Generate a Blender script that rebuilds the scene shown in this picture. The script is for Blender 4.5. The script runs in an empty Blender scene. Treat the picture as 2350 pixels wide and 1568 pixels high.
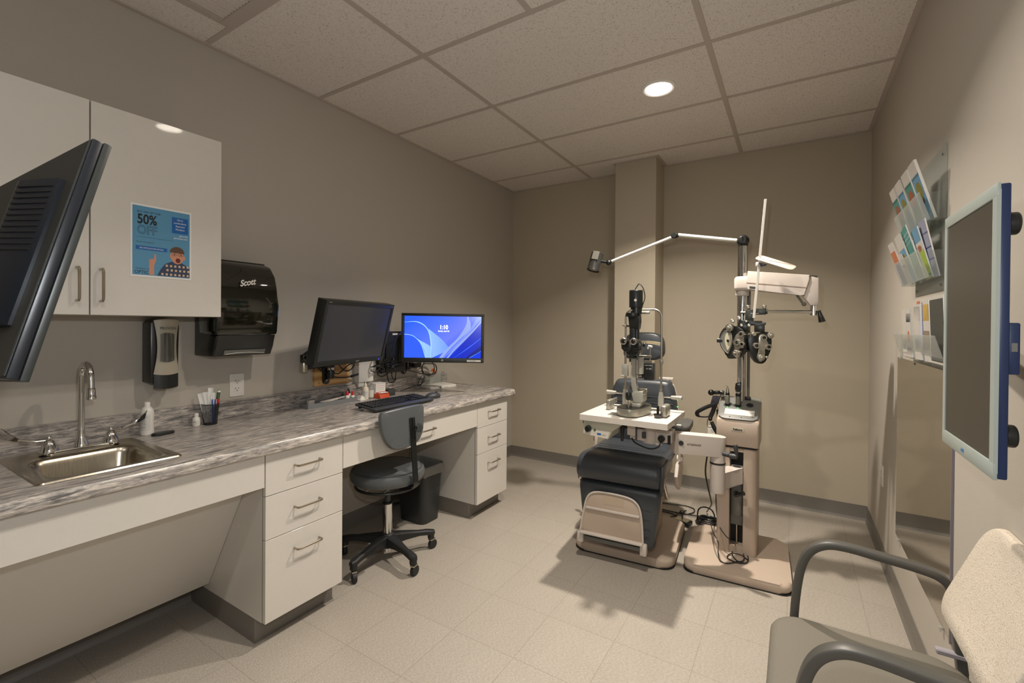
import bpy, bmesh, math, random
from mathutils import Vector, Matrix, Euler

random.seed(7)
S = bpy.context.scene
COL = S.collection
PI = math.pi

# ------------------------------------------------------------------ camera
CAM = Vector((2.4106, -3.8912, 1.3153))
FPX, CX, CY = 1043.3, 1175.0, 751.67
YAW, PITCH, ROLL = -0.5550, -0.00628, 0.00775
def cam_axes():
    cy, sy = math.cos(YAW), math.sin(YAW)
    f = Vector((sy*math.cos(PITCH), cy*math.cos(PITCH), math.sin(PITCH)))
    r = Vector((cy, -sy, 0)); u = r.cross(f)
    return r*math.cos(ROLL)+u*math.sin(ROLL), -r*math.sin(ROLL)+u*math.cos(ROLL), f
RX, UX, FX = cam_axes()
cd = bpy.data.cameras.new('camera'); cam = bpy.data.objects.new('camera', cd); COL.objects.link(cam)
cd.sensor_width = 36; cd.lens = FPX*36/2350; cd.shift_y = -(784-CY)/2350; cd.clip_start = .02
cam.matrix_world = Matrix(((RX.x, UX.x, -FX.x, CAM.x), (RX.y, UX.y, -FX.y, CAM.y), (RX.z, UX.z, -FX.z, CAM.z), (0, 0, 0, 1)))
S.camera = cam

# ------------------------------------------------------------------ room size, exposure, world
W, H, YF = 2.847, 2.644, -5.9          # room width, ceiling height, front wall behind the camera
S.view_settings.view_transform = 'Standard'; S.view_settings.look = 'None'
S.view_settings.gamma = 1; S.view_settings.use_curve_mapping = False
S.view_settings.exposure = 0.03
wd = bpy.data.worlds.new('world'); S.world = wd; wd.use_nodes = True
wd.node_tree.nodes['Background'].inputs[0].default_value = (.6, .62, .65, 1)
wd.node_tree.nodes['Background'].inputs[1].default_value = .1
S.cycles.max_bounces = 14; S.cycles.diffuse_bounces = 8; S.cycles.glossy_bounces = 6
S.cycles.transparent_max_bounces = 12; S.cycles.transmission_bounces = 6
S.cycles.caustics_reflective = False; S.cycles.caustics_refractive = False
S.cycles.sample_clamp_indirect = 4
S.cycles.use_denoising = True

# ceiling downlights: (x, y, watts, colour); last two are unseen, added as fill
LAMPS = [(1.753, -1.293, 31, (1, .91, .80)), (1.90, -2.48, 18, (1, .91, .79)),
         (1.753, -3.72, 4, (1, .96, .90)), (1.753, -4.94, 6, (.95, .98, 1))]  # both out of view, added for cooler fill light from behind
for i, (lx, ly, wt, lc) in enumerate(LAMPS):
    ld = bpy.data.lights.new('downlight_or_fill_lamp', 'AREA'); ld.shape = 'DISK'; ld.size = .07
    ld.energy = wt; ld.color = lc; ld.spread = math.radians(122)
    lo = bpy.data.objects.new('downlight_or_fill_lamp', ld); COL.objects.link(lo); lo.location = (lx, ly, H-.012)

# the photographer's small flash, a hand's breadth above and beside the lens
fl = bpy.data.lights.new('camera_flash', 'POINT'); fl.shadow_soft_size = .02; fl.energy = 25; fl.color = (.92, .96, 1)
fo = bpy.data.objects.new('camera_flash', fl); COL.objects.link(fo); fo.location = (2.33, -3.80, 1.47)

# ------------------------------------------------------------------ materials
def lin(c):
    if isinstance(c, str):
        c = [int(c[i:i+2], 16)/255 for i in (0, 2, 4)]
    return tuple((x/12.92 if x <= .04045 else ((x+.055)/1.055)**2.4) for x in c)
MATS = {}
def mat(name, col, rough=.5, metal=0, noise=0, nscale=40, bump=0, bscale=200, coat=0, spec=.5, emit=0, sheen=0):
    if name in MATS: return MATS[name]
    m = bpy.data.materials.new(name); m.use_nodes = True; nt = m.node_tree
    b = nt.nodes['Principled BSDF']; c = lin(col)
    b.inputs['Roughness'].default_value = rough; b.inputs['Metallic'].default_value = metal
    b.inputs['Coat Weight'].default_value = coat; b.inputs['Coat Roughness'].default_value = .04
    b.inputs['Specular IOR Level'].default_value = spec
    if sheen: b.inputs['Sheen Weight'].default_value = sheen
    b.inputs['Base Color'].default_value = (*c, 1)
    if emit:
        b.inputs['Emission Color'].default_value = (*c, 1); b.inputs['Emission Strength'].default_value = emit
    tc = nt.nodes.new('ShaderNodeTexCoord')
    nz = nt.nodes.new('ShaderNodeTexNoise'); nz.inputs['Scale'].default_value = nscale; nz.inputs['Detail'].default_value = 4
    nt.links.new(tc.outputs['Object'], nz.inputs['Vector'])
    mx = nt.nodes.new('ShaderNodeMixRGB'); mx.blend_type = 'MIX'
    k = noise or .02
    mx.inputs[1].default_value = (*[x*(1-k) for x in c], 1); mx.inputs[2].default_value = (*[min(1, x*(1+k)) for x in c], 1)
    nt.links.new(nz.outputs['Fac'], mx.inputs[0]); nt.links.new(mx.outputs[0], b.inputs['Base Color'])
    if bump:
        n2 = nt.nodes.new('ShaderNodeTexNoise'); n2.inputs['Scale'].default_value = bscale; n2.inputs['Detail'].default_value = 3
        nt.links.new(tc.outputs['Object'], n2.inputs['Vector'])
        bp = nt.nodes.new('ShaderNodeBump'); bp.inputs['Strength'].default_value = bump; bp.inputs['Distance'].default_value = .002
        nt.links.new(n2.outputs['Fac'], bp.inputs['Height']); nt.links.new(bp.outputs[0], b.inputs['Normal'])
    MATS[name] = m
    return m
def N(nt, t, **kw):
    n = nt.nodes.new(t)
    for k, v in kw.items():
        if k in n.inputs: n.inputs[k].default_value = v
        else: setattr(n, k, v)
    return n
def ramp(nt, stops):
    r = nt.nodes.new('ShaderNodeValToRGB'); e = r.color_ramp.elements
    while len(e) < len(stops): e.new(.5)
    for i, (p, c) in enumerate(stops): e[i].position = p; e[i].color = (*c, 1)
    return r
def base(name, rough=.5):
    m = bpy.data.materials.new(name); m.use_nodes = True
    b = m.node_tree.nodes['Principled BSDF']; b.inputs['Roughness'].default_value = rough
    MATS[name] = m
    return m, m.node_tree, b, m.node_tree.nodes.new('ShaderNodeTexCoord')

def m_ceiling():
    m, nt, b, tc = base('acoustic_tile', .95)
    L = nt.links.new
    mp = N(nt, 'ShaderNodeMapping'); mp.inputs['Scale'].default_value = (1.9, 1, 1); L(tc.outputs['Object'], mp.inputs[0])
    v = N(nt, 'ShaderNodeTexNoise', Scale=100, Detail=2.5, Roughness=.6, Distortion=1.0); L(mp.outputs[0], v.inputs['Vector'])
    r = ramp(nt, [(0, lin('b0a79b')), (.37, lin('bdb4a9')), (.43, lin('dfd8d0')), (1, lin('e6dfd7'))]); L(v.outputs['Fac'], r.inputs[0])
    L(r.outputs[0], b.inputs['Base Color'])
    bp = N(nt, 'ShaderNodeBump', Strength=.4, Distance=.003); L(v.outputs['Fac'], bp.inputs['Height']); L(bp.outputs[0], b.inputs['Normal'])
    return m
def m_floor():
    m, nt, b, tc = base('vinyl_tile', .38)
    L = nt.links.new
    mp = N(nt, 'ShaderNodeMapping'); mp.inputs['Scale'].default_value = (1/.3048, 1/.3048, 1)
    mp.inputs['Location'].default_value = (-.873/.3048, 2.061/.3048, 0); L(tc.outputs['Object'], mp.inputs[0])
    br = N(nt, 'ShaderNodeTexBrick', Scale=1); br.offset = 0; br.inputs['Mortar Size'].default_value = .0045
    br.inputs['Brick Width'].default_value = 1; br.inputs['Row Height'].default_value = 1; br.inputs['Mortar Smooth'].default_value = .2
    br.inputs['Color1'].default_value = (.965, .965, .965, 1); br.inputs['Color2'].default_value = (1, 1, 1, 1); br.inputs['Mortar'].default_value = (.74, .72, .70, 1)
    L(mp.outputs[0], br.inputs['Vector'])
    m2 = N(nt, 'ShaderNodeMapping'); m2.inputs['Scale'].default_value = (1, 2.8, 1); m2.inputs['Rotation'].default_value = (0, 0, .45); L(tc.outputs['Object'], m2.inputs[0])
    n1 = N(nt, 'ShaderNodeTexNoise', Scale=95, Detail=6, Roughness=.7); L(m2.outputs[0], n1.inputs['Vector'])
    r1 = ramp(nt, [(.30, lin('8f877c')), (.5, lin('a49c91')), (.66, lin('b6aea3')), (.75, lin('d0cac0'))]); L(n1.outputs['Fac'], r1.inputs[0])
    mx = N(nt, 'ShaderNodeMixRGB', blend_type='MULTIPLY'); mx.inputs[0].default_value = 1
    L(r1.outputs[0], mx.inputs[1]); L(br.outputs['Color'], mx.inputs[2]); L(mx.outputs[0], b.inputs['Base Color'])
    n2 = N(nt, 'ShaderNodeTexNoise', Scale=9, Detail=2); L(tc.outputs['Object'], n2.inputs['Vector'])
    r2 = ramp(nt, [(.3, (.3, .3, .3)), (.7, (.45, .45, .45))]); L(n2.outputs['Fac'], r2.inputs[0]); L(r2.outputs[0], b.inputs['Roughness'])
    return m
def m_laminate():
    m, nt, b, tc = base('stone_laminate', .28)
    L = nt.links.new
    mp = N(nt, 'ShaderNodeMapping'); mp.inputs['Scale'].default_value = (13, .9, 13); mp.inputs['Rotation'].default_value = (0, 0, .05); L(tc.outputs['Object'], mp.inputs[0])
    n1 = N(nt, 'ShaderNodeTexNoise', Scale=3.2, Detail=9, Roughness=.66, Distortion=.8); L(mp.outputs[0], n1.inputs['Vector'])
    r1 = ramp(nt, [(.30, lin('46474b')), (.42, lin('86827e')), (.49, lin('c0b8b0')), (.55, lin('87837f')), (.62, lin('b0a8a0')), (.72, lin('e6ddd2'))]); L(n1.outputs['Fac'], r1.inputs[0])
    m2 = N(nt, 'ShaderNodeMapping'); m2.inputs['Scale'].default_value = (30, 6, 30); L(tc.outputs['Object'], m2.inputs[0])
    n2 = N(nt, 'ShaderNodeTexNoise', Scale=3, Detail=8, Roughness=.75, Distortion=.5); L(m2.outputs[0], n2.inputs['Vector'])
    r2 = ramp(nt, [(.38, (.36, .37, .40)), (.5, (.95, .95, .95)), (.64, (1.5, 1.45, 1.4))]); L(n2.outputs['Fac'], r2.inputs[0])
    mx = N(nt, 'ShaderNodeMixRGB', blend_type='MULTIPLY'); mx.inputs[0].default_value = .85
    L(r1.outputs[0], mx.inputs[1]); L(r2.outputs[0], mx.inputs[2]); L(mx.outputs[0], b.inputs['Base Color'])
    return m
def m_wood():
    m, nt, b, tc = base('pine_board', .5)
    L = nt.links.new
    mp = N(nt, 'ShaderNodeMapping'); mp.inputs['Scale'].default_value = (2, 3, 14); mp.inputs['Rotation'].default_value = (.15, 0, 0); L(tc.outputs['Object'], mp.inputs[0])
    w = N(nt, 'ShaderNodeTexWave', Scale=.5, Distortion=5, Detail=2); w.bands_direction = 'Z'; L(mp.outputs[0], w.inputs['Vector'])
    r = ramp(nt, [(0, lin('a87c45')), (.6, lin('c99d62')), (1, lin('d6ae77'))]); L(w.outputs['Fac'], r.inputs[0]); L(r.outputs[0], b.inputs['Base Color'])
    return m
def m_brushed(name, col, stretch=(60, 2, 60), rough=.28):
    m, nt, b, tc = base(name, rough)
    L = nt.links.new; c = lin(col); b.inputs['Metallic'].default_value = 1
    mp = N(nt, 'ShaderNodeMapping'); mp.inputs['Scale'].default_value = stretch; L(tc.outputs['Object'], mp.inputs[0])
    n = N(nt, 'ShaderNodeTexNoise', Scale=12, Detail=4); L(mp.outputs[0], n.inputs['Vector'])
    r = ramp(nt, [(.3, tuple(x*.8 for x in c)), (.7, tuple(min(1, x*1.1) for x in c))]); L(n.outputs['Fac'], r.inputs[0]); L(r.outputs[0], b.inputs['Base Color'])
    bp = N(nt, 'ShaderNodeBump', Strength=.08, Distance=.001); L(n.outputs['Fac'], bp.inputs['Height']); L(bp.outputs[0], b.inputs['Normal'])
    return m
def m_clear(name, tint='eef0ee', op=.05, rough=.05):
    # thin clear plastic: mostly lets light straight through, with a glossy skin
    m = bpy.data.materials.new(name); m.use_nodes = True; nt = m.node_tree; nt.nodes.clear(); L = nt.links.new
    o = N(nt, 'ShaderNodeOutputMaterial'); t = N(nt, 'ShaderNodeBsdfTransparent'); t.inputs[0].default_value = (*lin(tint), 1)
    p = N(nt, 'ShaderNodeBsdfPrincipled'); p.inputs['Base Color'].default_value = (*lin(tint), 1); p.inputs['Roughness'].default_value = rough
    f = N(nt, 'ShaderNodeFresnel', IOR=1.45); a = N(nt, 'ShaderNodeMath', operation='ADD'); a.inputs[1].default_value = op
    a.operation = 'MULTIPLY_ADD'; a.inputs[1].default_value = .4; a.inputs[2].default_value = op
    L(f.outputs[0], a.inputs[0]); mx = N(nt, 'ShaderNodeMixShader'); L(a.outputs[0], mx.inputs[0]); L(t.outputs[0], mx.inputs[1]); L(p.outputs[0], mx.inputs[2])
    L(mx.outputs[0], o.inputs[0]); MATS[name] = m
    return m
def m_mesh(name, col, scale, hole=.5, tint=1):
    # woven mesh cloth or wire mesh with real openings (procedural alpha)
    m = bpy.data.materials.new(name); m.use_nodes = True; nt = m.node_tree; L = nt.links.new
    b = nt.nodes['Principled BSDF']; b.inputs['Base Color'].default_value = (*lin(col), 1); b.inputs['Roughness'].default_value = .7
    tc = N(nt, 'ShaderNodeTexCoord'); mp = N(nt, 'ShaderNodeMapping'); mp.inputs['Scale'].default_value = scale; L(tc.outputs['Object'], mp.inputs[0])
    v = N(nt, 'ShaderNodeTexVoronoi', Scale=1); L(mp.outputs[0], v.inputs['Vector'])
    g = N(nt, 'ShaderNodeMath', operation='GREATER_THAN'); g.inputs[1].default_value = hole; L(v.outputs['Distance'], g.inputs[0]); L(g.outputs[0], b.inputs['Alpha'])
    MATS[name] = m
    return m
def m_knit():
    m, nt, b, tc = base('beige_knit_mesh', .85)
    L = nt.links.new
    mp = N(nt, 'ShaderNodeMapping'); mp.inputs['Scale'].default_value = (120, 170, 700); L(tc.outputs['Object'], mp.inputs[0])
    n = N(nt, 'ShaderNodeTexNoise', Scale=1, Detail=3, Roughness=.6); L(mp.outputs[0], n.inputs['Vector'])
    r = ramp(nt, [(.28, lin('978a7a')), (.42, lin('c2b6a5')), (.6, lin('cfc4b4')), (.8, lin('d8cec0'))]); L(n.outputs['Fac'], r.inputs[0]); L(r.outputs[0], b.inputs['Base Color'])
    bp = N(nt, 'ShaderNodeBump', Strength=.6, Distance=.003); L(n.outputs['Fac'], bp.inputs['Height']); L(bp.outputs[0], b.inputs['Normal'])
    return m
def m_screen():
    m, nt, b, tc = base('lit_blue_screen', .15)
    L = nt.links.new; b.inputs['Base Color'].default_value = (.01, .01, .03, 1)
    g = N(nt, 'ShaderNodeMapping'); g.inputs['Rotation'].default_value = (0, 0, .9); g.inputs['Scale'].default_value = (2.2, 2.2, 2.2); L(tc.outputs['Object'], g.inputs[0])
    s = N(nt, 'ShaderNodeSeparateXYZ'); L(g.outputs[0], s.inputs[0])
    a = N(nt, 'ShaderNodeMath', operation='ADD'); a.inputs[1].default_value = .5; L(s.outputs['X'], a.inputs[0])
    r = ramp(nt, [(0, (.03, .13, .95)), (.3, (.08, .18, 1)), (.55, (.16, .22, .95)), (.8, (.02, .1, .95)), (1, (.0, .04, .8))]); L(a.outputs[0], r.inputs[0])
    L(r.outputs[0], b.inputs['Emission Color']); b.inputs['Emission Strength'].default_value = 1
    return m
def m_glow(name, c0, c1, k=1.0, ang=0):
    m, nt, b, tc = base(name, .2)
    L = nt.links.new; b.inputs['Base Color'].default_value = (.01, .01, .03, 1)
    g = N(nt, 'ShaderNodeMapping'); g.inputs['Rotation'].default_value = (0, 0, ang); g.inputs['Scale'].default_value = (4, 4, 4); L(tc.outputs['Object'], g.inputs[0])
    s = N(nt, 'ShaderNodeSeparateXYZ'); L(g.outputs[0], s.inputs[0])
    a = N(nt, 'ShaderNodeMath', operation='ADD'); a.inputs[1].default_value = .5; L(s.outputs['X'], a.inputs[0])
    r = ramp(nt, [(0, c0), (1, c1)]); L(a.outputs[0], r.inputs[0])
    L(r.outputs[0], b.inputs['Emission Color']); b.inputs['Emission Strength'].default_value = k
    return m

ceil_m, floor_m, lam_m, wood_m = m_ceiling(), m_floor(), m_laminate(), m_wood()
wall_m = mat('taupe_wall_paint', 'b5aea3', .75, noise=.02, nscale=3, bump=.15, bscale=260)
wall_b = mat('khaki_wall_paint', 'b5ab98', .75, noise=.02, nscale=3, bump=.15, bscale=260)
base_m = mat('grey_vinyl_baseboard', '726d66', .45)
grid_m = mat('ceiling_grid_metal', 'b8ada3', .5)
cab_m = mat('white_melamine', 'd0cbc3', .45, coat=.45)
edge_m = mat('cabinet_edge_band', '8f8a82', .4)
nick_m = mat('brushed_nickel', 'b0a595', .28, 1)
chrome = mat('polished_chrome', 'd8d8d6', .08, 1)
steel = m_brushed('brushed_stainless_steel', 'b4ab9b', (2, 40, 2), .27)
satin = mat('satin_aluminium', 'b9b4a6', .32, 1)
blk = mat('black_plastic', '171918', .35)
blk_s = mat('satin_black_housing', '1f2120', .3)
blk_g = mat('gloss_black_plastic', '101110', .06, coat=.5)
blk_m = mat('matte_black_rubber', '1b1c1d', .6)
dgrey = mat('dark_grey_plastic', '3a3d3f', .45)
mgrey = mat('mid_grey_plastic', '6b6b66', .45)
vinyl = mat('charcoal_vinyl', '3b3e41', .38, bump=.15, bscale=500)
vinyl2 = mat('slate_grey_vinyl', '565a5c', .36, bump=.15, bscale=500)
tan = mat('warm_beige_enamel', 'b6a595', .36)
tan2 = mat('pale_pink_beige_enamel', 'cac0b7', .38)
whitep = mat('white_plastic', 'dedbd4', .35)
white2 = mat('white_paint', 'e6e2da', .4)
paper = mat('white_paper', 'e4e2de', .8)
clear = m_clear('clear_acrylic')
clear2 = m_clear('clear_film', 'e4e4e0', .28, .2)
darkglass = mat('dark_lens_glass', '1a0f12', .04, coat=1)
lensg = mat('coated_lens_glass', '4e5a52', .05, coat=1)

# ------------------------------------------------------------------ mesh builder
def rotm(axis, ang): return Matrix.Rotation(ang, 4, axis)
def frame(z, x=None):
    z = Vector(z).normalized()
    x = Vector(x) if x is not None else (Vector((1, 0, 0)) if abs(z.x) < .9 else Vector((0, 1, 0)))
    x = (x - z*x.dot(z)).normalized(); y = z.cross(x)
    return Matrix(((x.x, y.x, z.x, 0), (x.y, y.y, z.y, 0), (x.z, y.z, z.z, 0), (0, 0, 0, 1)))
class MB:
    def __init__(s): s.b = bmesh.new()
    def add(s, t, M=None):
        if M is not None: bmesh.ops.transform(t, matrix=M, verts=t.verts)
        me = bpy.data.meshes.new('t'); t.to_mesh(me); t.free(); s.b.from_mesh(me); bpy.data.meshes.remove(me)
        return s
    def box(s, c, d, r=0, seg=3, M=None):
        t = bmesh.new(); bmesh.ops.create_cube(t, size=1)
        bmesh.ops.scale(t, vec=d, verts=t.verts)
        if r: bmesh.ops.bevel(t, geom=t.edges[:], offset=min(r, min(d)*.499), segments=seg, profile=.5, affect='EDGES')
        bmesh.ops.translate(t, vec=c, verts=t.verts)
        return s.add(t, M)
    def b2(s, a, b, r=0, seg=3, M=None):
        return s.box([(a[i]+b[i])/2 for i in range(3)], [abs(b[i]-a[i]) for i in range(3)], r, seg, M)
    def cyl(s, p0, p1, r0, r1=None, seg=24, bev=0):
        p0, p1 = Vector(p0), Vector(p1); r1 = r0 if r1 is None else r1; h = (p1-p0).length
        t = bmesh.new(); bmesh.ops.create_cone(t, cap_ends=True, segments=seg, radius1=r0, radius2=r1, depth=h)
        if bev:
            es = [e for e in t.edges if abs(e.verts[0].co.z-e.verts[1].co.z) < 1e-6]
            bmesh.ops.bevel(t, geom=es, offset=bev, segments=3, profile=.5, affect='EDGES')
        M = Matrix.Translation((p0+p1)/2) @ frame(p1-p0)
        return s.add(t, M)
    def ball(s, c, r, seg=20, sc=(1, 1, 1), M=None):
        t = bmesh.new(); bmesh.ops.create_uvsphere(t, u_segments=seg, v_segments=seg//2, radius=r)
        bmesh.ops.scale(t, vec=sc, verts=t.verts); bmesh.ops.translate(t, vec=c, verts=t.verts)
        return s.add(t, M)
    def tube(s, pts, r, seg=10, smooth=0, closed=False, sc=None, sq=1):
        pts = [Vector(p) for p in pts]
        if smooth:
            if isinstance(r, list):
                m_ = len(r)-1; r = [r[min(m_, k//smooth)]+(r[min(m_, k//smooth+1)]-r[min(m_, k//smooth)])*(k % smooth)/smooth for k in range(smooth*m_+1)]
            pts = spline(pts, smooth, closed)
        n = len(pts); t = s.b; rings = []; up = None
        for i, p in enumerate(pts):
            a = pts[(i-1) % n] if (i or closed) else p; c = pts[(i+1) % n] if (i < n-1 or closed) else p
            d = (c-a).normalized()
            if up is None: up = Vector((0, 0, 1)) if abs(d.z) < .9 else Vector((1, 0, 0))
            up = (up-d*up.dot(d)).normalized(); sd = d.cross(up)
            rr = r[i] if isinstance(r, list) else r
            w, h = (sc if sc else (1, 1))
            sg = lambda v_: math.copysign(abs(v_)**sq, v_)
            rings.append([t.verts.new(p+sd*sg(math.cos(q))*rr*w+up*sg(math.sin(q))*rr*h) for q in [2*PI*k/seg for k in range(seg)]])
        for i in range(n if closed else n-1):
            A, B = rings[i], rings[(i+1) % n]
            for k in range(seg): t.faces.new((A[k], A[(k+1) % seg], B[(k+1) % seg], B[k]))
        if not closed: t.faces.new(rings[0][::-1]); t.faces.new(rings[-1])
        return s
    def lathe(s, prof, c=(0, 0, 0), axis=(0, 0, 1), seg=28, sx=1, sy=1):
        t = bmesh.new(); rings = []
        for r, z in prof:
            if r < 1e-6: rings.append([t.verts.new((0, 0, z))])
            else: rings.append([t.verts.new((r*sx*math.cos(2*PI*k/seg), r*sy*math.sin(2*PI*k/seg), z)) for k in range(seg)])
        for A, B in zip(rings, rings[1:]):
            for k in range(seg):
                j = (k+1) % seg
                if len(A) == 1 and len(B) == 1: continue
                if len(A) == 1: t.faces.new((A[0], B[j], B[k]))
                elif len(B) == 1: t.faces.new((A[k], A[j], B[0]))
                else: t.faces.new((A[k], A[j], B[j], B[k]))
        bmesh.ops.recalc_face_normals(t, faces=t.faces)
        return s.add(t, Matrix.Translation(c) @ frame(axis))
    def prism(s, poly, h, M=None, bev=0, seg=2, taper=1):
        # polygon in local XY, extruded from z=0 to z=h
        t = bmesh.new(); lo = [t.verts.new((x, y, 0)) for x, y in poly]; hi = [t.verts.new((x*taper, y*taper, h)) for x, y in poly]
        t.faces.new(lo[::-1]); t.faces.new(hi); n = len(poly)
        for i in range(n): t.faces.new((lo[i], lo[(i+1) % n], hi[(i+1) % n], hi[i]))
        if bev:
            es = [e for e in t.edges if abs(e.verts[0].co.z-e.verts[1].co.z) < 1e-7]
            bmesh.ops.bevel(t, geom=es, offset=bev, segments=seg, profile=.5, affect='EDGES')
        bmesh.ops.recalc_face_normals(t, faces=t.faces)
        return s.add(t, M)
    def sheet(s, f, nu, nv, th=.002):
        # f(u,v) -> point ; gives a thick sheet
        t = bmesh.new(); g = [[t.verts.new(f(i/nu, j/nv)) for j in range(nv+1)] for i in range(nu+1)]
        for i in range(nu):
            for j in range(nv): t.faces.new((g[i][j], g[i+1][j], g[i+1][j+1], g[i][j+1]))
        bmesh.ops.recalc_face_normals(t, faces=t.faces)
        if th: bmesh.ops.solidify(t, geom=t.faces[:], thickness=th)
        return s.add(t)
    def faces(s, vs, fs):
        v = [s.b.verts.new(p) for p in vs]
        for f in fs: s.b.faces.new([v[i] for i in f])
        bmesh.ops.recalc_face_normals(s.b, faces=s.b.faces)
        return s
def spline(p, k, closed=False):
    out = []; n = len(p)
    for i in range(n if closed else n-1):
        a = p[(i-1) % n] if (i or closed) else p[0]*2-p[1]; b = p[i]; c = p[(i+1) % n]; d = p[(i+2) % n] if (i < n-2 or closed) else p[-1]*2-p[-2]
        for j in range(k):
            t = j/k
            out.append(.5*((2*b)+(c-a)*t+(2*a-5*b+4*c-d)*t*t+(3*b-a-3*c+d)*t**3))
    if not closed: out.append(p[-1])
    return out
def rrect(w, h, r, n=5):
    o = []
    for cx, cy, a in ((w/2-r, h/2-r, 0), (-w/2+r, h/2-r, 90), (-w/2+r, -h/2+r, 180), (w/2-r, -h/2+r, 270)):
        for i in range(n+1):
            q = math.radians(a+90*i/n); o.append((cx+r*math.cos(q), cy+r*math.sin(q)))
    return o

def tag(o, label, cat, group=None, kind=None):
    if label: o['label'] = label
    if cat: o['category'] = cat
    if group: o['group'] = group
    if kind: o['kind'] = kind
    return o
def thing(name, label, cat, loc=(0, 0, 0), M=None, group=None):
    o = bpy.data.objects.new(name, None); COL.objects.link(o); o.empty_display_size = .05
    o.matrix_world = M if M is not None else Matrix.Translation(loc)
    o['w'] = 0 if M is not None else 1
    return tag(o, label, cat, group)
def root(o):
    while o.parent: o = o.parent
    return o
XF = None     # set while the slit lamp and its table are scaled about the camera
def obj(name, mb, m, parent=None, label=None, sharp=32, flat=False):
    # meshes of a thing placed by location only are given in room coordinates
    bmesh.ops.remove_doubles(mb.b, verts=mb.b.verts, dist=1e-6)
    me = bpy.data.meshes.new(name)
    if XF is not None: bmesh.ops.transform(mb.b, matrix=XF, verts=mb.b.verts)
    if parent is not None:
        rt = root(parent)
        if rt.get('w', 1): bmesh.ops.translate(mb.b, vec=-Vector(rt.matrix_world.translation) if rt.type == 'EMPTY' else (0, 0, 0), verts=mb.b.verts)
    mb.b.to_mesh(me); mb.b.free(); me.materials.append(m)
    if not flat:
        me.polygons.foreach_set('use_smooth', [True]*len(me.polygons)); me.set_sharp_from_angle(angle=math.radians(sharp))
    o = bpy.data.objects.new(name, me); COL.objects.link(o)
    if parent is not None: o.parent = parent
    if label: o['label'] = label
    return o
def struct(name, mb, m):
    o = obj(name, mb, m); o['kind'] = 'structure'; return o
def solo(name, label, cat, mb, m, group=None):
    return tag(obj(name, mb, m), label, cat, group)
def text(name, s, size, M, m, parent, align='LEFT', ext=.0002, shear=0, sx=1, space=1, offset=0):
    # M: local XY plane the lettering lies in, in the same frame as the thing's other meshes
    cu = bpy.data.curves.new('t', 'FONT'); cu.body = s; cu.size = size; cu.extrude = ext; cu.shear = shear; cu.space_character = space; cu.offset = offset
    cu.align_x = align; cu.resolution_u = 6
    t = bpy.data.objects.new('t', cu); COL.objects.link(t)
    dg = bpy.context.evaluated_depsgraph_get(); me = bpy.data.meshes.new_from_object(t.evaluated_get(dg))
    bpy.data.objects.remove(t); bpy.data.curves.remove(cu)
    b = MB(); b.b.from_mesh(me); bpy.data.meshes.remove(me)
    bmesh.ops.transform(b.b, matrix=M @ Matrix.Diagonal((sx, 1, 1, 1)), verts=b.b.verts)
    return obj(name, b, m, parent, flat=True)
def plane_M(o, x, y):
    x, y = Vector(x).normalized(), Vector(y).normalized(); z = x.cross(y); o = Vector(o)
    return Matrix(((x.x, y.x, z.x, o.x), (x.y, y.y, z.y, o.y), (x.z, y.z, z.z, o.z), (0, 0, 0, 1)))
def copy_tree(o, parent=None):
    c = o.copy(); COL.objects.link(c)
    if parent is not None: c.parent = parent
    for ch in list(o.children): copy_tree(ch, c)
    return c
# point seen at photo pixel (u, v) on a plane of the room
def at(u, v, x=None, y=None, z=None):
    q = RX*(u-CX)/FPX+UX*(CY-v)/FPX+FX
    t = (x-CAM.x)/q.x if x is not None else ((y-CAM.y)/q.y if y is not None else (z-CAM.z)/q.z)
    return CAM+q*t
# ================================================================== the room
T2 = .6096; X1 = .835; Y0 = -.374
struct('floor', MB().b2((-.1, YF-2.2, -.06), (W+.1, .1, 0)), floor_m)
struct('ceiling', MB().b2((-.1, YF-2.2, H+.004), (W+.1, .1, H+.06)), ceil_m)
struct('wall_left', MB().b2((-.1, YF, 0), (0, .1, H+.004)), wall_m)
struct('wall_back', MB().b2((0, 0, 0), (W, .1, H+.004)), wall_b)
struct('wall_right', MB().b2((W, YF, 0), (W+.1, .1, H+.004)), wall_m)
# the pier standing out of the back wall
struct('wall_pier', MB().b2((1.151, -.26, 0), (1.480, 0, H+.004)), wall_b)
# front wall behind the camera with a doorway to the corridor
f = MB(); f.b2((0, YF-.1, 0), (.5, YF, H)); f.b2((1.42, YF-.1, 0), (W, YF, H)); f.b2((.5, YF-.1, 2.1), (1.42, YF, H))
struct('wall_front', f, wall_m)
c = MB(); c.b2((-.1, YF-2.2, 0), (W+.1, YF-2.1, H)); c.b2((-.1, YF-2.1, 0), (0, YF-.1, H)); c.b2((W, YF-2.1, 0), (W+.1, YF-.1, H))
struct('wall_corridor', c, wall_m)
d = MB(); d.b2((.44, YF, 0), (.5, YF+.02, 2.16)); d.b2((1.42, YF, 0), (1.48, YF+.02, 2.16)); d.b2((.44, YF, 2.1), (1.48, YF+.02, 2.16))
struct('door_1', d, whitep)
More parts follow.
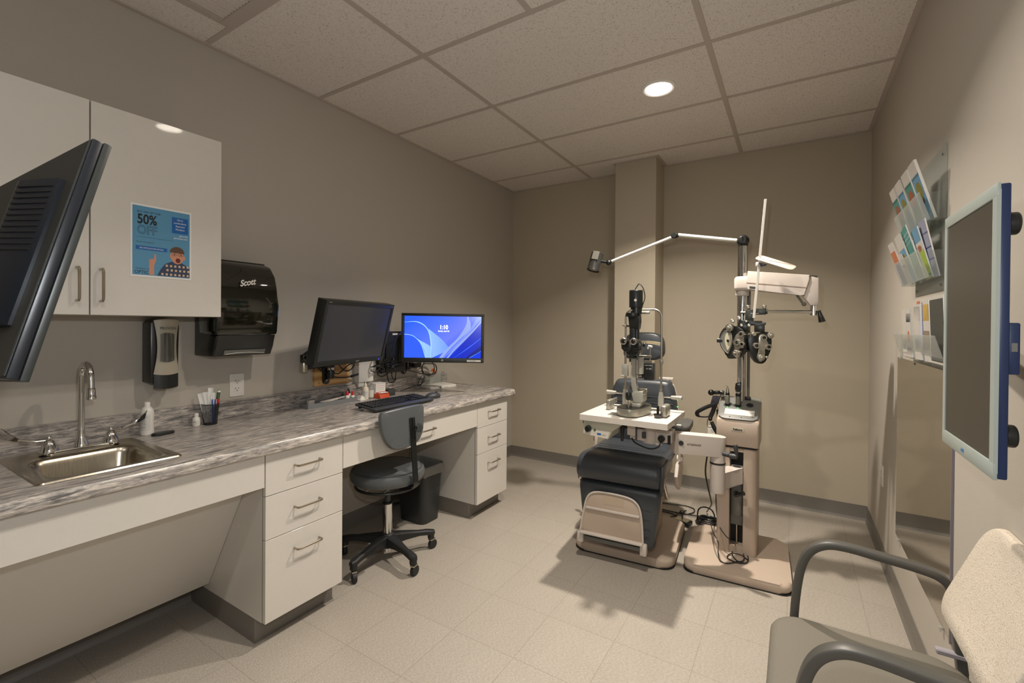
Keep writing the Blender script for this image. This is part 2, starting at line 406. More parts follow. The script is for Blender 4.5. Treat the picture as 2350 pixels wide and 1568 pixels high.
# ceiling grid: tees and wall angle
g = MB()
for i in range(0, 12):
    y = Y0-i*T2
    if y > YF: g.b2((0, y-.012, H), (W, y+.012, H+.008))
struct('trim_1', g, grid_m)
g = MB()
for x in (X1, X1+2*T2): g.b2((x-.0125, YF, H-.0006), (x+.0125, 0, H+.008))
struct('trim_2', g, grid_m)
g = MB()
for k in (3, 4, 5, 6, 7): g.b2((X1+T2-.012, Y0-(k+1)*T2, H-.0004), (X1+T2+.012, Y0-k*T2, H+.008))
struct('trim_3', g, grid_m)
g = MB()
g.b2((0, YF, H-.004), (.022, 0, H+.006)); g.b2((W-.022, YF, H-.004), (W, 0, H+.006)); g.b2((.0221, -.022, H-.0038), (1.128, 0, H+.006)); g.b2((1.5025, -.022, H-.0038), (W-.0221, 0, H+.006))
g.b2((1.129, -.282, H-.0042), (1.502, -.2605, H+.006)); g.b2((1.129, -.2600, H-.004), (1.1505, 0, H+.006)); g.b2((1.4805, -.2600, H-.004), (1.502, 0, H+.006))
struct('trim_4', g, grid_m)
# vinyl cove base
def cove(name, p, q, n):
    p, q, n = Vector((*p, 0)), Vector((*q, 0)), Vector((*n, 0)); L = (q-p).length; d = (q-p).normalized()
    prof = [(0, 0), (.013, 0), (.0115, .004), (.006, .010), (.0035, .02), (.003, .1), (0, .101)]
    M = Matrix(((n.x, 0, d.x, p.x), (n.y, 0, d.y, p.y), (0, 1, 0, 0), (0, 0, 0, 1)))
    struct(name, MB().prism(prof, L, M), base_m)
cove('baseboard_left', (0, YF), (0, 0), (1, 0)); cove('baseboard_right', (W, YF), (W, 0), (-1, 0))
cove('baseboard_back', (0, 0), (1.151, 0), (0, -1)); cove('baseboard_back', (1.48, 0), (W, 0), (0, -1))
cove('baseboard_pier', (1.151, -.26), (1.48, -.26), (0, -1)); cove('baseboard_pier', (1.48, -.26), (1.48, 0), (1, 0)); cove('baseboard_pier', (1.151, -.26), (1.151, 0), (-1, 0))
# downlights, with the two added fill lamps behind the camera
lens_m = mat('lit_frosted_lens', 'fff4e2', .5, emit=34)
for i, (lx, ly, wt, lc) in enumerate(LAMPS):
    lab = ['round recessed ceiling downlight shining over the exam chair', 'round recessed ceiling downlight above the middle of the room',
           'unseen round downlight added as fill above the camera', 'unseen round downlight added as fill near the doorway'][i]
    t = thing('ceiling_downlight_or_fill', lab, 'light', (lx, ly, H), group='recessed downlights in the ceiling')
    obj('trim_ring', MB().lathe([(.072, 0), (.072, -.004), (.082, -.007), (.094, -.003), (.095, .003), (.072, .003)], (lx, ly, H)), white2, t)
    obj('lens', MB().lathe([(0, -.002), (.072, -.002), (.072, .004), (0, .004)], (lx, ly, H+.001)), lens_m, t)
# air vent in the ceiling, upper left
vx0, vx1, vy0, vy1 = X1-T2, X1, Y0-5*T2, Y0-4*T2
t = thing('ceiling_vent', 'slatted white air vent set in the ceiling grid', 'vent', ((vx0+vx1)/2, (vy0+vy1)/2, H))
f = MB(); w = .052
for a, b in (((vx0+.01, vy0+.01), (vx1-.01, vy0+w)), ((vx0+.01, vy1-w), (vx1-.01, vy1-.01)), ((vx0+.01, vy0+w), (vx0+w, vy1-w)), ((vx1-w, vy0+w), (vx1-.01, vy1-w))): f.b2((*a, H-.006), (*b, H+.006), .001, 1)
obj('frame', f, grid_m, t)
for k in range(22):
    x = vx0+w+.012+k*(T2-2*w-.02)/21
    obj('slat', MB().box((0, 0, 0), (.0015, T2-2*w, .019), M=Matrix.Translation((x, (vy0+vy1)/2, H+.004)) @ rotm('Y', .75)), grid_m, t)
obj('duct', MB().b2((vx0+.03, vy0+.03, H+.016), (vx1-.03, vy1-.03, H+.018)), blk, t)

# ================================================================== casework on the left wall
CF = .620                       # plane of the cabinet fronts
ZC0, ZC1 = .792, .835           # countertop slab
def pull(name, c, along, out, ln, parent, r=.0042, proj=.03):
    c, a, o = Vector(c), Vector(along), Vector(out); e = a*ln/2
    p = [c-e, c-e+o*proj*.75, c-e+o*proj*.95+a*.005, c-e+o*proj+a*.014, c+e+o*proj-a*.014, c+e+o*proj*.95-a*.005, c+e+o*proj*.75, c+e]
    return obj(name, MB().tube(p, r, 10), nick_m, parent)
def drawer_cabinet(y0, y1, label):
    t = thing('drawer_cabinet', label, 'cabinet', ((CF)/2, (y0+y1)/2, 0))
    obj('body', MB().b2((.004, y0, .102), (CF-.022, y1, ZC0-.002)), cab_m, t)
    obj('toe_kick', MB().b2((.004, y0+.0, 0), (CF-.074, y1, .1)).b2((CF-.074, y0, 0), (CF-.068, y1, .006)), base_m, t)
    obj('edge_strip', MB().b2((CF-.0222, y0+.0005, .104), (CF-.0195, y0+.004, ZC0-.003)), edge_m, t)
    for z0, z1 in ((.102, .4365), (.4395, .6145), (.6175, .7895)):
        d = obj('drawer', MB().b2((CF-.019, y0+.002, z0), (CF, y1-.002, z1), .0008, 1), cab_m, t)
        pull('handle', (CF, (y0+y1)/2, z0+(z1-z0)*(.775 if z1 < .44 else .56)), (0, 1, 0), (1, 0, 0), .118, d)
    return t
drawer_cabinet(-2.867, -2.498, 'white three-drawer base cabinet between sink apron and stool')
drawer_cabinet(-1.433, -1.062, 'white three-drawer base cabinet at far end of countertop')
t = thing('apron_drawer', 'white shallow drawer front over the desk knee space behind the stool', 'drawer', (CF, -1.95, .72))
d = obj('drawer_front', MB().b2((CF-.019, -2.4965, .633), (CF, -1.4345, .7895), .0008, 1), cab_m, t)
obj('drawer_box', MB().b2((.2, -2.42, .66), (CF-.019, -1.52, .78)), cab_m, t)
pull('handle', (CF, -1.93, .709), (0, 1, 0), (1, 0, 0), .118, t)
t = thing('sink_apron', 'long white panel under countertop in front of sink', 'panel', (CF, -3.6, .72))
obj('front_panel', MB().b2((CF-.019, -4.3, .655), (CF, -2.8695, .7895), .0008, 1), cab_m, t)
solo('sloped_panel', 'white sloped access panel hiding the plumbing under the sink', 'panel',
     MB().faces([(.52, -4.3, .70), (.52, -2.869, .70), (.175, -2.869, .135), (.175, -4.3, .135), (.50, -4.3, .70), (.50, -2.869, .70), (.155, -2.869, .135), (.155, -4.3, .135)],
                [(0, 1, 2, 3), (7, 6, 5, 4), (0, 4, 5, 1), (3, 2, 6, 7), (0, 3, 7, 4), (1, 5, 6, 2)]), cab_m)
# the countertop slab with rolled front edge, its opening for the sink and the backsplash
SX0, SX1, SY0, SY1 = .125, .525, -3.475, -3.145
YE = -.985
def rim(y0, y1, x0, x1, front=False, name='c'):
    if not front: return MB().b2((x0, y0, ZC0), (x1, y1, ZC1))
t = thing('countertop', 'grey marbled laminate countertop with rolled front edge', 'countertop', (.32, -2.6, ZC0))
s = MB()
prof = [(.003, ZC0), (.646, ZC0), (.6495, ZC0+.004), (.651, ZC0+.016), (.648, ZC0+.030), (.640, ZC1-.003), (.628, ZC1-.0005), (.615, ZC1), (.003, ZC1)]
def slab(y0, y1, pr): s.prism([(x, z) for x, z in pr], y1-y0, Matrix(((1, 0, 0, 0), (0, 0, 1, y0), (0, 1, 0, 0), (0, 0, 0, 1))))
slab(SY1, -1.0, prof); slab(-4.3, SY0, prof)
slab(SY0, SY1, [(SX1, ZC0)]+prof[1:-1]+[(SX1, ZC1)]); slab(SY0, SY1, [(.003, ZC0), (SX0, ZC0), (SX0, ZC1), (.003, ZC1)])
# rolled and slightly bowed far end
s.prism([(.003, -1.0), (.642, -1.0), (.634, -.993), (.60, -.984), (.45, -.965), (.30, -.958), (.15, -.970), (.06, -.99), (.003, -.999)], ZC1-ZC0, Matrix.Translation((0, 0, ZC0)), bev=.006)
obj('slab', s, lam_m, t)
b = MB(); b.prism([(-4.3, ZC1-.002), (-1.06, ZC1-.002), (-1.04, ZC1+.002), (-1.032, ZC1+.02), (-1.032, ZC1+.068), (-1.040, ZC1+.084), (-1.056, ZC1+.090), (-4.3, ZC1+.090)], .02, Matrix(((0, 0, 1, .003), (1, 0, 0, 0), (0, 1, 0, 0), (0, 0, 0, 1))))
solo('backsplash', 'grey marbled laminate backsplash strip along the left wall', 'backsplash', b, lam_m)

# sink: rim and pressed bowl
t = thing('sink', 'small stainless steel drop-in sink set in the countertop', 'sink', ((SX0+SX1)/2, (SY0+SY1)/2, ZC1))
ox0, ox1, oy0, oy1 = .098, .552, -3.50, -3.125
bx0, bx1, by0, by1 = .225, .515, -3.455, -3.170
def ring(x0, x1, y0, y1, r, z, n=6): return [((x0+x1)/2+px, (y0+y1)/2+py, z) for px, py in rrect(x1-x0, y1-y0, r, n)]
R = [ring(ox0, ox1, oy0, oy1, .018, ZC1+.0005), ring(ox0+.003, ox1-.003, oy0+.003, oy1-.003, .017, ZC1+.005), ring(ox0+.02, ox1-.02, oy0+.02, oy1-.02, .02, ZC1+.0045),
     ring(bx0-.006, bx1+.006, by0-.006, by1+.006, .05, ZC1+.004), ring(bx0, bx1, by0, by1, .047, ZC1-.002), ring(bx0+.006, bx1-.006, by0+.006, by1-.006, .045, ZC1-.02),
     ring(bx0+.012, bx1-.012, by0+.012, by1-.012, .045, ZC1-.09), ring(bx0+.022, bx1-.022, by0+.022, by1-.022, .045, ZC1-.118), ring(bx0+.05, bx1-.05, by0+.05, by1-.05, .04, ZC1-.126), ring(bx0+.12, bx1-.12, by0+.11, by1-.11, .02, ZC1-.127)]
m = MB(); vs = [[m.b.verts.new(p) for p in r] for r in R]
for A, B in zip(vs, vs[1:]):
    for k in range(len(A)): m.b.faces.new((A[k], A[(k+1) % len(A)], B[(k+1) % len(A)], B[k]))
m.b.faces.new(vs[-1])
obj('basin', m, steel, t, sharp=50)
obj('drain', MB().cyl((.37, -3.312, ZC1-.1275), (.37, -3.312, ZC1-.124), .03, .028), chrome, t)
# faucet
fx, fy, fz = .166, -3.300, ZC1+.0045
t = thing('faucet', 'chrome gooseneck faucet with two wrist blade handles', 'faucet', (fx, fy, fz))
bm = MB(); bm.prism(rrect(.045, .205, .022, 6), .014, Matrix.Translation((fx, fy, fz)), bev=.004)
for s_ in (-1, 1): bm.lathe([(0, .062), (.006, .062), (.009, .055), (.008, .048), (.013, .043), (.019, .03), (.024, .016), (.026, .008), (.026, 0)], (fx, fy+s_*.086, fz+.006))
obj('base', bm, chrome, t)
sp = MB(); sp.lathe([(.022, 0), (.020, .012), (.013, .03), (.0105, .05), (.0098, .06)], (fx, fy, fz+.012))
pts = [(fx, fy, fz+.05), (fx, fy, fz+.27)]+[(fx+.048-.048*math.cos(q), fy+.012*math.sin(q)*0, fz+.27+.05*math.sin(q)) for q in [PI*k/12 for k in range(1, 12)]]+[(fx+.096, fy, fz+.27), (fx+.100, fy, fz+.235)]
sp.tube(pts, .0098, 16)
sp.lathe([(.0095, .04), (.0125, .036), (.0125, .014), (.0145, .010), (.0145, 0), (.011, -.001)], (fx+.1005, fy, fz+.195))
obj('spout', sp, chrome, t)
for s_, dx in ((-1, -.01), (1, -.015)):
    h = MB(); y = fy+s_*.086
    h.tube([(fx, y, fz+.055), (fx+dx, y+s_*.04, fz+.056), (fx+dx, y+s_*.075, fz+.066)], [.006, .0045, .005], 10, smooth=4)
    h.sheet(lambda u, v: Vector((fx+dx+(v-.5)*(.012+.012*u), y+s_*(.066+.050*u), fz+.062+.034*u**1.3+(v-.5)*(.006+.030*u))), 8, 2, .003)
    obj('handle', h, chrome, t)

# wall cabinet
ux, uz0, uz1 = .330, 1.337, 2.084
t = thing('wall_cabinet', 'white two-door wall cabinet with bar pulls over the sink', 'cabinet', (.16, -3.32, uz0))
obj('body', MB().b2((.003, -3.748, uz0), (ux-.021, -2.8955, uz1)), cab_m, t)
for a, b, hy in ((-3.748, -3.3235, -3.356), (-3.3195, -2.8955, -3.293)):
    d = obj('door', MB().b2((ux-.019, a, uz0+.001), (ux, b, uz1-.001), .0008, 1), cab_m, t)
    pull('handle', (ux, hy, 1.443), (0, 0, 1), (1, 0, 0), .112, d)

# flyer in a clear sleeve on the cabinet door
fb = mat('flyer_blue', '5690b3', .3, coat=.3); fdb = mat('flyer_royal_blue', '155fa6', .3, coat=.3); ink = mat('flyer_black_ink', '15191c', .4)
FX0 = ux+.0005
fy0, fy1, fz0, fz1 = -3.209, -3.010, 1.484, 1.756
t = thing('flyer', 'blue sale flyer with a laughing boy taped to wall cabinet door', 'flyer', (FX0, (fy0+fy1)/2, (fz0+fz1)/2))
obj('sheet', MB().b2((FX0, fy0, fz0), (FX0+.0012, fy1, fz1)), paper, t)
pr = obj('print', MB().b2((FX0+.0012, fy0+.006, fz0+.007), (FX0+.0016, fy1-.006, fz1-.007)), fb, t, label='blue printed area')
Fw, Fh = fy1-fy0, fz1-fz0
def FM(a, b, d=0): return plane_M((FX0+.0017+d, fy0+a*Fw, fz0+b*Fh), (0, 1, 0), (0, 0, 1))
text('lettering', 'BUY ONE GET ONE', .0105, FM(.10, .885), ink, t, sx=.8)
text('lettering', '50%', .050, FM(.10, .735), ink, t, sx=.74, offset=.0012)
o = text('lettering', 'OFF', .046, FM(.10, .595), ink, t, sx=.78, offset=.0008)
text('lettering', 'OFF', .046, FM(.10, .595, .0004), fb, t, sx=.78, offset=-.0008, label=None) if False else text('lettering', 'OFF', .046, FM(.10, .595, .0004), fb, t, sx=.78, offset=-.0005)
obj('rule', MB().b2((FX0+.0016, fy0+.10*Fw, fz0+.548*Fh), (FX0+.0019, fy0+.68*Fw, fz0+.551*Fh)), ink, t)
text('lettering', 'Promo ends May 31st', .0062, FM(.09, .475), ink, t)
obj('blue_bar', MB().b2((FX0+.0016, fy0+.08*Fw, fz0+.375*Fh), (FX0+.0019, fy0+.58*Fw, fz0+.428*Fh)), fdb, t)
text('lettering', 'SEE OPTICIAN FOR DETAILS', .0068, FM(.33, .392, .0003), paper, t, 'CENTER', sx=.9)
obj('blue_square', MB().b2((FX0+.0016, fy0+.66*Fw, fz0+.665*Fh), (FX0+.0019, fy0+.94*Fw, fz0+.895*Fh)), fdb, t)
for k, s_ in enumerate(('Derry', 'Londonderry', 'Raymond', 'Windham')): text('lettering', s_, .0095, FM(.80, .85-k*.046, .0003), paper, t, 'CENTER', sx=.85)
text('lettering', '434-4193', .0088, FM(.935, .62), paper, t, 'RIGHT', sx=.9); text('lettering', 'spindeleye.com', .0088, FM(.935, .585), paper, t, 'RIGHT', sx=.9)
text('lettering', 'SPINDEL EYE', .007, FM(.08, .105), ink, t, space=1.3); text('lettering', 'OPTICAL', .017, FM(.06, .045), ink, t, sx=.9)
skin = mat('printed_skin', 'c98d72', .4, coat=.3); hair = mat('printed_hair', '5a4030', .4, coat=.3); mouth = mat('printed_mouth', '6b2424', .4); shirt = mat('printed_navy', '33405c', .4); shirt2 = mat('printed_cream', 'd0b391', .4)
def flat(name, poly, m, d): return obj(name, MB().prism([(a*Fw, b*Fh) for a, b in poly], .0002, FM(0, 0, d)), m, t, flat=True)
def ell(cx, cy, rx, ry, n=24, a0=0, a1=360): return [(cx+rx*math.cos(math.radians(a0+(a1-a0)*k/n)), cy+ry*math.sin(math.radians(a0+(a1-a0)*k/n))) for k in range(n)]
flat('printed_shirt', [(.42, .035), (.97, .035), (.97, .17), (.88, .22), (.80, .25), (.66, .25), (.55, .21), (.47, .12)], shirt, 0)
for a in range(7):
    for b in range(3):
        x, y = .485+a*.072+(b % 2)*.012, .045+b*.062
        if y < .05+.4*(x-.42) or x > .55: flat('printed_check', [(x, y), (x+.036, y), (x+.036, y+.03), (x, y+.03)], shirt2, .0003)
flat('printed_face', ell(.755, .335, .115, .115), skin, .0003)
flat('printed_ear', ell(.645, .33, .02, .03), skin, .00015); flat('printed_ear', ell(.872, .315, .02, .03), skin, .00015)
flat('printed_hair', ell(.75, .385, .125, .085, 20, -5, 190), hair, .0006)
flat('printed_mouth', ell(.765, .272, .042, .034), mouth, .0006)
for cx in (.705, .815):
    flat('printed_glasses', ell(cx, .358, .048, .024), ink, .0007); flat('printed_lens', ell(cx, .358, .043, .019), skin, .0009); flat('printed_eye', ell(cx, .358, .012, .009), ink, .0011)
flat('printed_hand', [(.29, .035), (.37, .035), (.365, .14), (.375, .19), (.40, .24), (.395, .33), (.375, .33), (.36, .26), (.32, .26), (.285, .24), (.29, .18)], skin, .0003)

# paper towel dispenser
smoke = mat('smoky_gloss_cover', '15170f', .05, coat=.6)
y0, y1, z0, z1 = -2.862, -2.575, 1.158, 1.615
t = thing('paper_towel_dispenser', 'large glossy black paper towel dispenser beside wall cabinet', 'dispenser', (.0, (y0+y1)/2, z0))
def yz(prof, ya, yb): return Matrix(((1, 0, 0, 0), (0, 0, 1, ya), (0, 1, 0, 0), (0, 0, 0, 1)))
bd = [(.002, 0), (.165, 0), (.185, .035), (.205, .095), (.150, .095), (.110, .455), (.002, .457)]
obj('back_shell', MB().prism([(x, z0+z) for x, z in bd], y1-y0-.012, yz(0, y0+.006, 0), bev=.006), blk_s, t)
cv = [(.055, .10), (.212, .10), (.218, .112), (.222, .24), (.216, .32), (.198, .385), (.160, .432), (.10, .455), (.03, .459), (.03, .44)]
obj('cover', MB().prism([(x, z0+z) for x, z in cv], y1-y0, yz(0, y0, 0), bev=.014, seg=4), smoke, t, sharp=50)
obj('chin', MB().prism([(x, z0+z) for x, z in [(.10, .012), (.172, .004), (.190, .04), (.212, .098), (.10, .098)]], y1-y0-.02, yz(0, y0+.01, 0), bev=.005), blk_s, t)
obj('slot', MB().prism([(x, z0+z) for x, z in [(.16, .006), (.178, .006), (.189, .028), (.17, .028)]], .19, yz(0, y0+.05, 0)), mgrey, t)
obj('towel_edge', MB().sheet(lambda u, v: Vector((.165+.024*v, y0+.055+u*.18, z0+.008+.006*math.sin(u*PI)+.002)), 10, 2, .0015), whitep, t)
text('lettering', 'Scott', .040, plane_M((.2235, y0+.100, z0+.325), (0, 1, .22), (-.12, 0, 1)), whitep, t, sx=.85, shear=.25, offset=.0012)

# soap dispenser
y0, y1, z0, z1 = -3.060, -2.952, 1.030, 1.330
sil = mat('silver_grey_plastic', 'a59d8b', .4)
t = thing('soap_dispenser', 'black and silver soap dispenser on wall under the cabinet', 'dispenser', (0, (y0+y1)/2, z0))
ym = (y0+y1)/2
obj('back_shell', MB().prism([(y0, z0+.025), (y0+.03, z0+.008), (y1-.004, z0+.02), (y1, z1-.03), (y1-.012, z1-.005), (y0+.012, z1-.005), (y0, z1-.02)], .088, Matrix(((0, 0, 1, .002), (1, 0, 0, 0), (0, 1, 0, 0), (0, 0, 0, 1))), bev=.008), blk_s, t)
wf = .096
def bow(u, v, a, b, zz0, zz1, pinch=.012, dx=0):
    z = zz0+(zz1-zz0)*v; ww = (b-a)/2-pinch*math.sin(PI*v)
    y = (a+b)/2+(u-.5)*2*ww
    return Vector((wf+dx+.016*(1-((y-ym)/.055)**2), y, z+.006*(1-(2*u-1)**2)*(1 if v > .5 else -1)*abs(2*v-1)))
obj('front_cover', MB().sheet(lambda u, v: bow(u, v, ym-.047, ym+.047, z0+.062, z1-.008), 14, 14, .012), sil, t)
obj('window', MB().sheet(lambda u, v: bow(u, v, ym-.026, ym+.026, z0+.118, z1-.068, .001, .0035), 10, 8, .004), mat('smoky_window', '4b4d48', .08, coat=.8), t)
obj('push_bar', MB().sheet(lambda u, v: bow(u, v, ym-.045, ym+.045, z0+.002, z0+.060, -.0, -.002), 12, 8, .02), blk_s, t)
text('lettering', 'PROVON', .017, plane_M((wf+.0175, ym-.029, z1-.048), (0, 1, 0), (0, 0, 1)), dgrey, t, sx=.85)

# duplex outlets
def outlet(name, label, P0, ax, n, w=.070, h=.115):
    o, ax, n = Vector(P0), Vector(ax), Vector(n); M = plane_M(o, ax, (0, 0, 1)); t = thing(name, label, 'outlet', o)
    obj('plate', MB().prism(rrect(w, h, .004, 2), .005, M, bev=.0015), whitep, t)
    for z in (-.0195, .0195):
        M2 = M @ Matrix.Translation((0, z, .005)); f = obj('receptacle', MB().prism([(x, max(-.0145, min(.0145, y))) for x, y in ell(0, 0, .0165, .0175)], .0012, M2), whitep, t)
        q = MB(); q.box((-.0065, .003, .0012), (.0022, .008, .001)); q.box((-.0085, .003, .0012), (.004, .002, .001)); q.box((.0065, .003, .0012), (.002, .007, .001)); q.cyl((0, -.008, .0008), (0, -.008, .0018), .0025, seg=10)
        bmesh.ops.transform(q.b, matrix=M2, verts=q.b.verts); obj('slots', q, blk, f)
    return t
outlet('wall_outlet', 'white duplex outlet on wall beside the pen cup', (0.0005, -2.663, .997), (0, 1, 0), (1, 0, 0))
outlet('wall_outlet', 'white duplex outlet low on the right wall', (W-.0005, -.597, .476), (0, -1, 0), (-1, 0, 0))
outlet('wall_outlet', 'white outlet on back wall behind hanging headset', (1.872, -.0005, .47), (1, 0, 0), (0, -1, 0))
# ================================================================== things on and over the countertop
ZT = ZC1
def bottle(name, label, x, y, prof, m, capprof, capm, lab=None, cat='bottle', group=None, seg=28, z=ZT):
    t = thing(name, label, cat, (x, y, z), group=group)
    obj('body', MB().lathe(prof, (x, y, z), seg=seg), m, t)
    obj('cap', MB().lathe(capprof, (x, y, z), seg=seg), capm, t)
    if lab:
        r, z0, z1, a0, a1, lm = lab
        obj('label_sticker', MB().sheet(lambda u, v: Vector((x+(r+.0004)*math.cos(a0+(a1-a0)*u), y+(r+.0004)*math.sin(a0+(a1-a0)*u), z+z0+(z1-z0)*v)), 16, 1, .0003), lm, t)
        return t, lambda zz, ang, rr=r+.0012: plane_M((x+rr*math.cos(ang), y+rr*math.sin(ang), z+zz), (-math.sin(ang), math.cos(ang), 0), (0, 0, 1))
    return t, None
CA = math.atan2(-.8, 1)      # direction from the left counter to the viewer
labm = mat('off_white_label', 'cfccc6', .5); labt = mat('grey_label_print', '6a6a6e', .6)
t, LM = bottle('lotion_bottle', 'tall white plastic bottle with flip cap next to the sink', .082, -3.068,
    [(0, 0), (.020, 0), (.0235, .004), (.024, .02), (.0225, .055), (.024, .09), (.0225, .104), (.016, .116), (.010, .121), (0, .121)], whitep,
    [(0, .119), (.0105, .119), (.0105, .132), (.0098, .138), (.0085, .1395), (0, .1395)], white2, (.0237, .022, .086, CA-1.0, CA+.8, labm))
for k in range(9): text('lettering', ['Premium hand lotion', 'Directions: apply', 'to hands and rub in', 'until absorbed', 'Ingredients water', 'glycerin, aloe vera', 'Caution', 'Keep out of eyes', 'Net 8 fl oz'][k], .0036, LM(.078-k*.006, CA-.25)@Matrix.Translation((-.016, 0, 0)), labt, t)
t, LM = bottle('small_bottle', 'small squat white bottle standing beside mesh pen cup', .062, -2.872,
    [(0, 0), (.013, 0), (.0155, .003), (.0158, .03), (.014, .037), (.009, .041), (0, .041)], whitep,
    [(0, .040), (.0088, .040), (.0088, .047), (.0098, .048), (.0085, .0585), (0, .060)], white2, (.0158, .008, .026, CA-.9, CA+.9, labm))
text('lettering', '0.5%', .005, LM(.019, CA-.2)@Matrix.Translation((-.004, 0, 0)), labt, t)

# smooth black case lying by the bottle
t = thing('glasses_case', 'small flat black device lying in front of tall white bottle', 'device', (.128, -3.028, ZT))
M = Matrix.Translation((.128, -3.028, ZT)) @ rotm('Z', .15)
obj('body', MB().prism(rrect(.042, .082, .017, 6), .010, M, bev=.003, seg=3), blk_m, t)
obj('top_inlay', MB().prism(rrect(.030, .066, .013, 6), .0012, M @ Matrix.Translation((0, 0, .010)), bev=.0004), dgrey, t)

# wire mesh cup and what stands in it
wire = m_mesh('black_wire_mesh', '15161a', (900, 900, 900), .47)
cxp, cyp = .078, -2.820
t = thing('pen_cup', 'black wire mesh pen cup on counter below the outlet', 'cup', (cxp, cyp, ZT))
obj('mesh_wall', MB().lathe([(.0275, .003), (.036, .096)], (cxp, cyp, ZT), seg=32), wire, t)
obj('rim', MB().tube([(cxp+.036*math.cos(a), cyp+.036*math.sin(a), ZT+.096) for a in [2*PI*k/32 for k in range(32)]], .002, 8, closed=True), blk, t)
obj('foot', MB().lathe([(0, 0), (.028, 0), (.029, .004), (.026, .006), (0, .005)], (cxp, cyp, ZT)), blk, t)
def stick(name, label, cat, p0, p1, w, th, m, group=None, top=None):
    p0, p1 = Vector(p0), Vector(p1); M = Matrix.Translation(p0) @ frame(p1-p0, (.6, 1, 0))
    L = (p1-p0).length; b = MB(); b.box((0, 0, L/2), (w, th, L), min(w, th)*.35, 2, M=M)
    return solo(name, label, cat, b, m, group)
for k, (dx, dy, tx, ty, hh, w_, lab) in enumerate([(-.008, -.012, -.012, -.038, .148, .020, 'leftmost white sealed pouch fanning out of pen cup'), (-.004, -.004, -.008, -.018, .152, .020, 'second white sealed pouch from the left in pen cup'),
        (.002, .004, .0, -.002, .150, .018, 'white sealed pouch leaning in the middle of pen cup'), (.006, .008, .004, .010, .147, .016, 'white sealed pouch beside the green tube in pen cup'), (-.012, .004, -.02, .010, .168, .018, 'tallest crumpled white pouch at back of pen cup')]):
    a, b_ = Vector((cxp+dx, cyp+dy, ZT+.008)), Vector((cxp+tx, cyp+ty, ZT+hh))
    ax = (b_-a); M = Matrix.Translation(a) @ frame(ax, (.5, 1, .1))
    q = MB().sheet(lambda u, v: M @ Vector(((u-.5)*w_*(.8+.35*v), .0025*math.sin(u*PI)*(1+.6*math.sin(v*17+k)), v*ax.length)), 6, 14, .0012)
    solo('sealed_pouch', lab, 'pouch', q, paper, 'white pouches in the pen cup')
penb = mat('cobalt_pen', '1c4fb0', .3)
for k, (dx, dy, tx, ty, lab) in enumerate([(.010, .006, .018, .001, 'blue pen with a clip at front of pen cup'), (.012, .012, .024, .012, 'darker blue pen in pen cup near the red and green tube')]):
    a, b_ = Vector((cxp+dx, cyp+dy, ZT+.008)), Vector((cxp+tx, cyp+ty, ZT+.118)); d = (b_-a).normalized()
    t = thing('pen', lab, 'pen', a, group='pens in the cup'); obj('barrel', MB().cyl(a, a+d*.085, .0035, seg=12), penb if k == 0 else mat('navy_pen', '17306e', .3), t)
    obj('cap', MB().cyl(a+d*.083, b_, .0045, .004, seg=12, bev=.001), penb, t); obj('clip', MB().box((a+d*.098+Vector((.0055, 0, 0)))[:], (.0012, .002, .026)), whitep, t)
t = thing('lollipop_tube', 'green tube with red end standing in pen cup', 'tube', (cxp, cyp+.02, ZT+.02))
a, b_ = Vector((cxp+.004, cyp+.016, ZT+.01)), Vector((cxp+.008, cyp+.034, ZT+.158)); d = (b_-a)
obj('body', MB().cyl(a, b_, .007, seg=14), mat('forest_green_wrap', '3f5a40', .45), t)
obj('red_band', MB().cyl(a+d*.50, a+d*.72, .0074, seg=14), mat('bright_red_plastic', 'b8251c', .35), t)
obj('white_band', MB().cyl(a+d*.93, a+d*.99, .0074, seg=14), paper, t)

# tray with strips and drop bottles
grey_tr = mat('smoked_grey_plastic', '77797a', .35)
ang = .0; M = Matrix.Translation((.083, -2.175, ZT)) @ rotm('Z', ang)
t = thing('supply_tray', 'long low grey tray on counter under the dark monitor', 'tray', M=M)
b = MB(); w_, l_, h_ = .075, .335, .026
b.box((0, 0, .0015), (w_, l_, .003)); b.box((w_/2, 0, h_/2), (.002, l_, h_)); b.box((-w_/2, 0, h_/2), (.002, l_, h_))
for yy in (-l_/2, -.085, .085, .13, l_/2): b.box((0, yy, h_/2), (w_, .002, h_))
obj('body', b, grey_tr, t)
strip_m = mat('cream_paper', 'dfd8c8', .8)
for k, (x, y0_, y1_, z, r_, lab) in enumerate([(.100, -2.25, -2.10, .024, .10, 'front paper strip lying across the grey tray'), (.090, -2.24, -2.08, .030, -.05, 'upper paper strip in the middle of grey tray'), (.066, -2.235, -2.10, .018, .06, 'rear paper strip low in the grey tray')]):
    solo('paper_strip', lab, 'strip', MB().box((0, 0, 0), (.011, abs(y1_-y0_), .0015), .0005, 1, M=Matrix.Translation((x, (y0_+y1_)/2, ZT+z)) @ rotm('Z', r_) @ rotm('X', .08)), strip_m, 'paper strips in the tray')
for k, (x, y, lab) in enumerate([(.100, -2.315, 'front stack of grey test cards at left end of tray'), (.078, -2.300, 'middle stack of grey test cards in tray'), (.062, -2.285, 'rear stack of grey test cards in tray')]):
    solo('test_cards', lab, 'cards', MB().box((0, 0, .022), (.016, .045, .036), .001, 1, M=Matrix.Translation((x, y, ZT+.004)) @ rotm('Y', .15) @ rotm('Z', .25)), mat('grey_card', '8f8b86', .7), 'test cards in the tray')
redc = mat('red_cap', 'c3202b', .35); blc = mat('black_cap', '151515', .4)
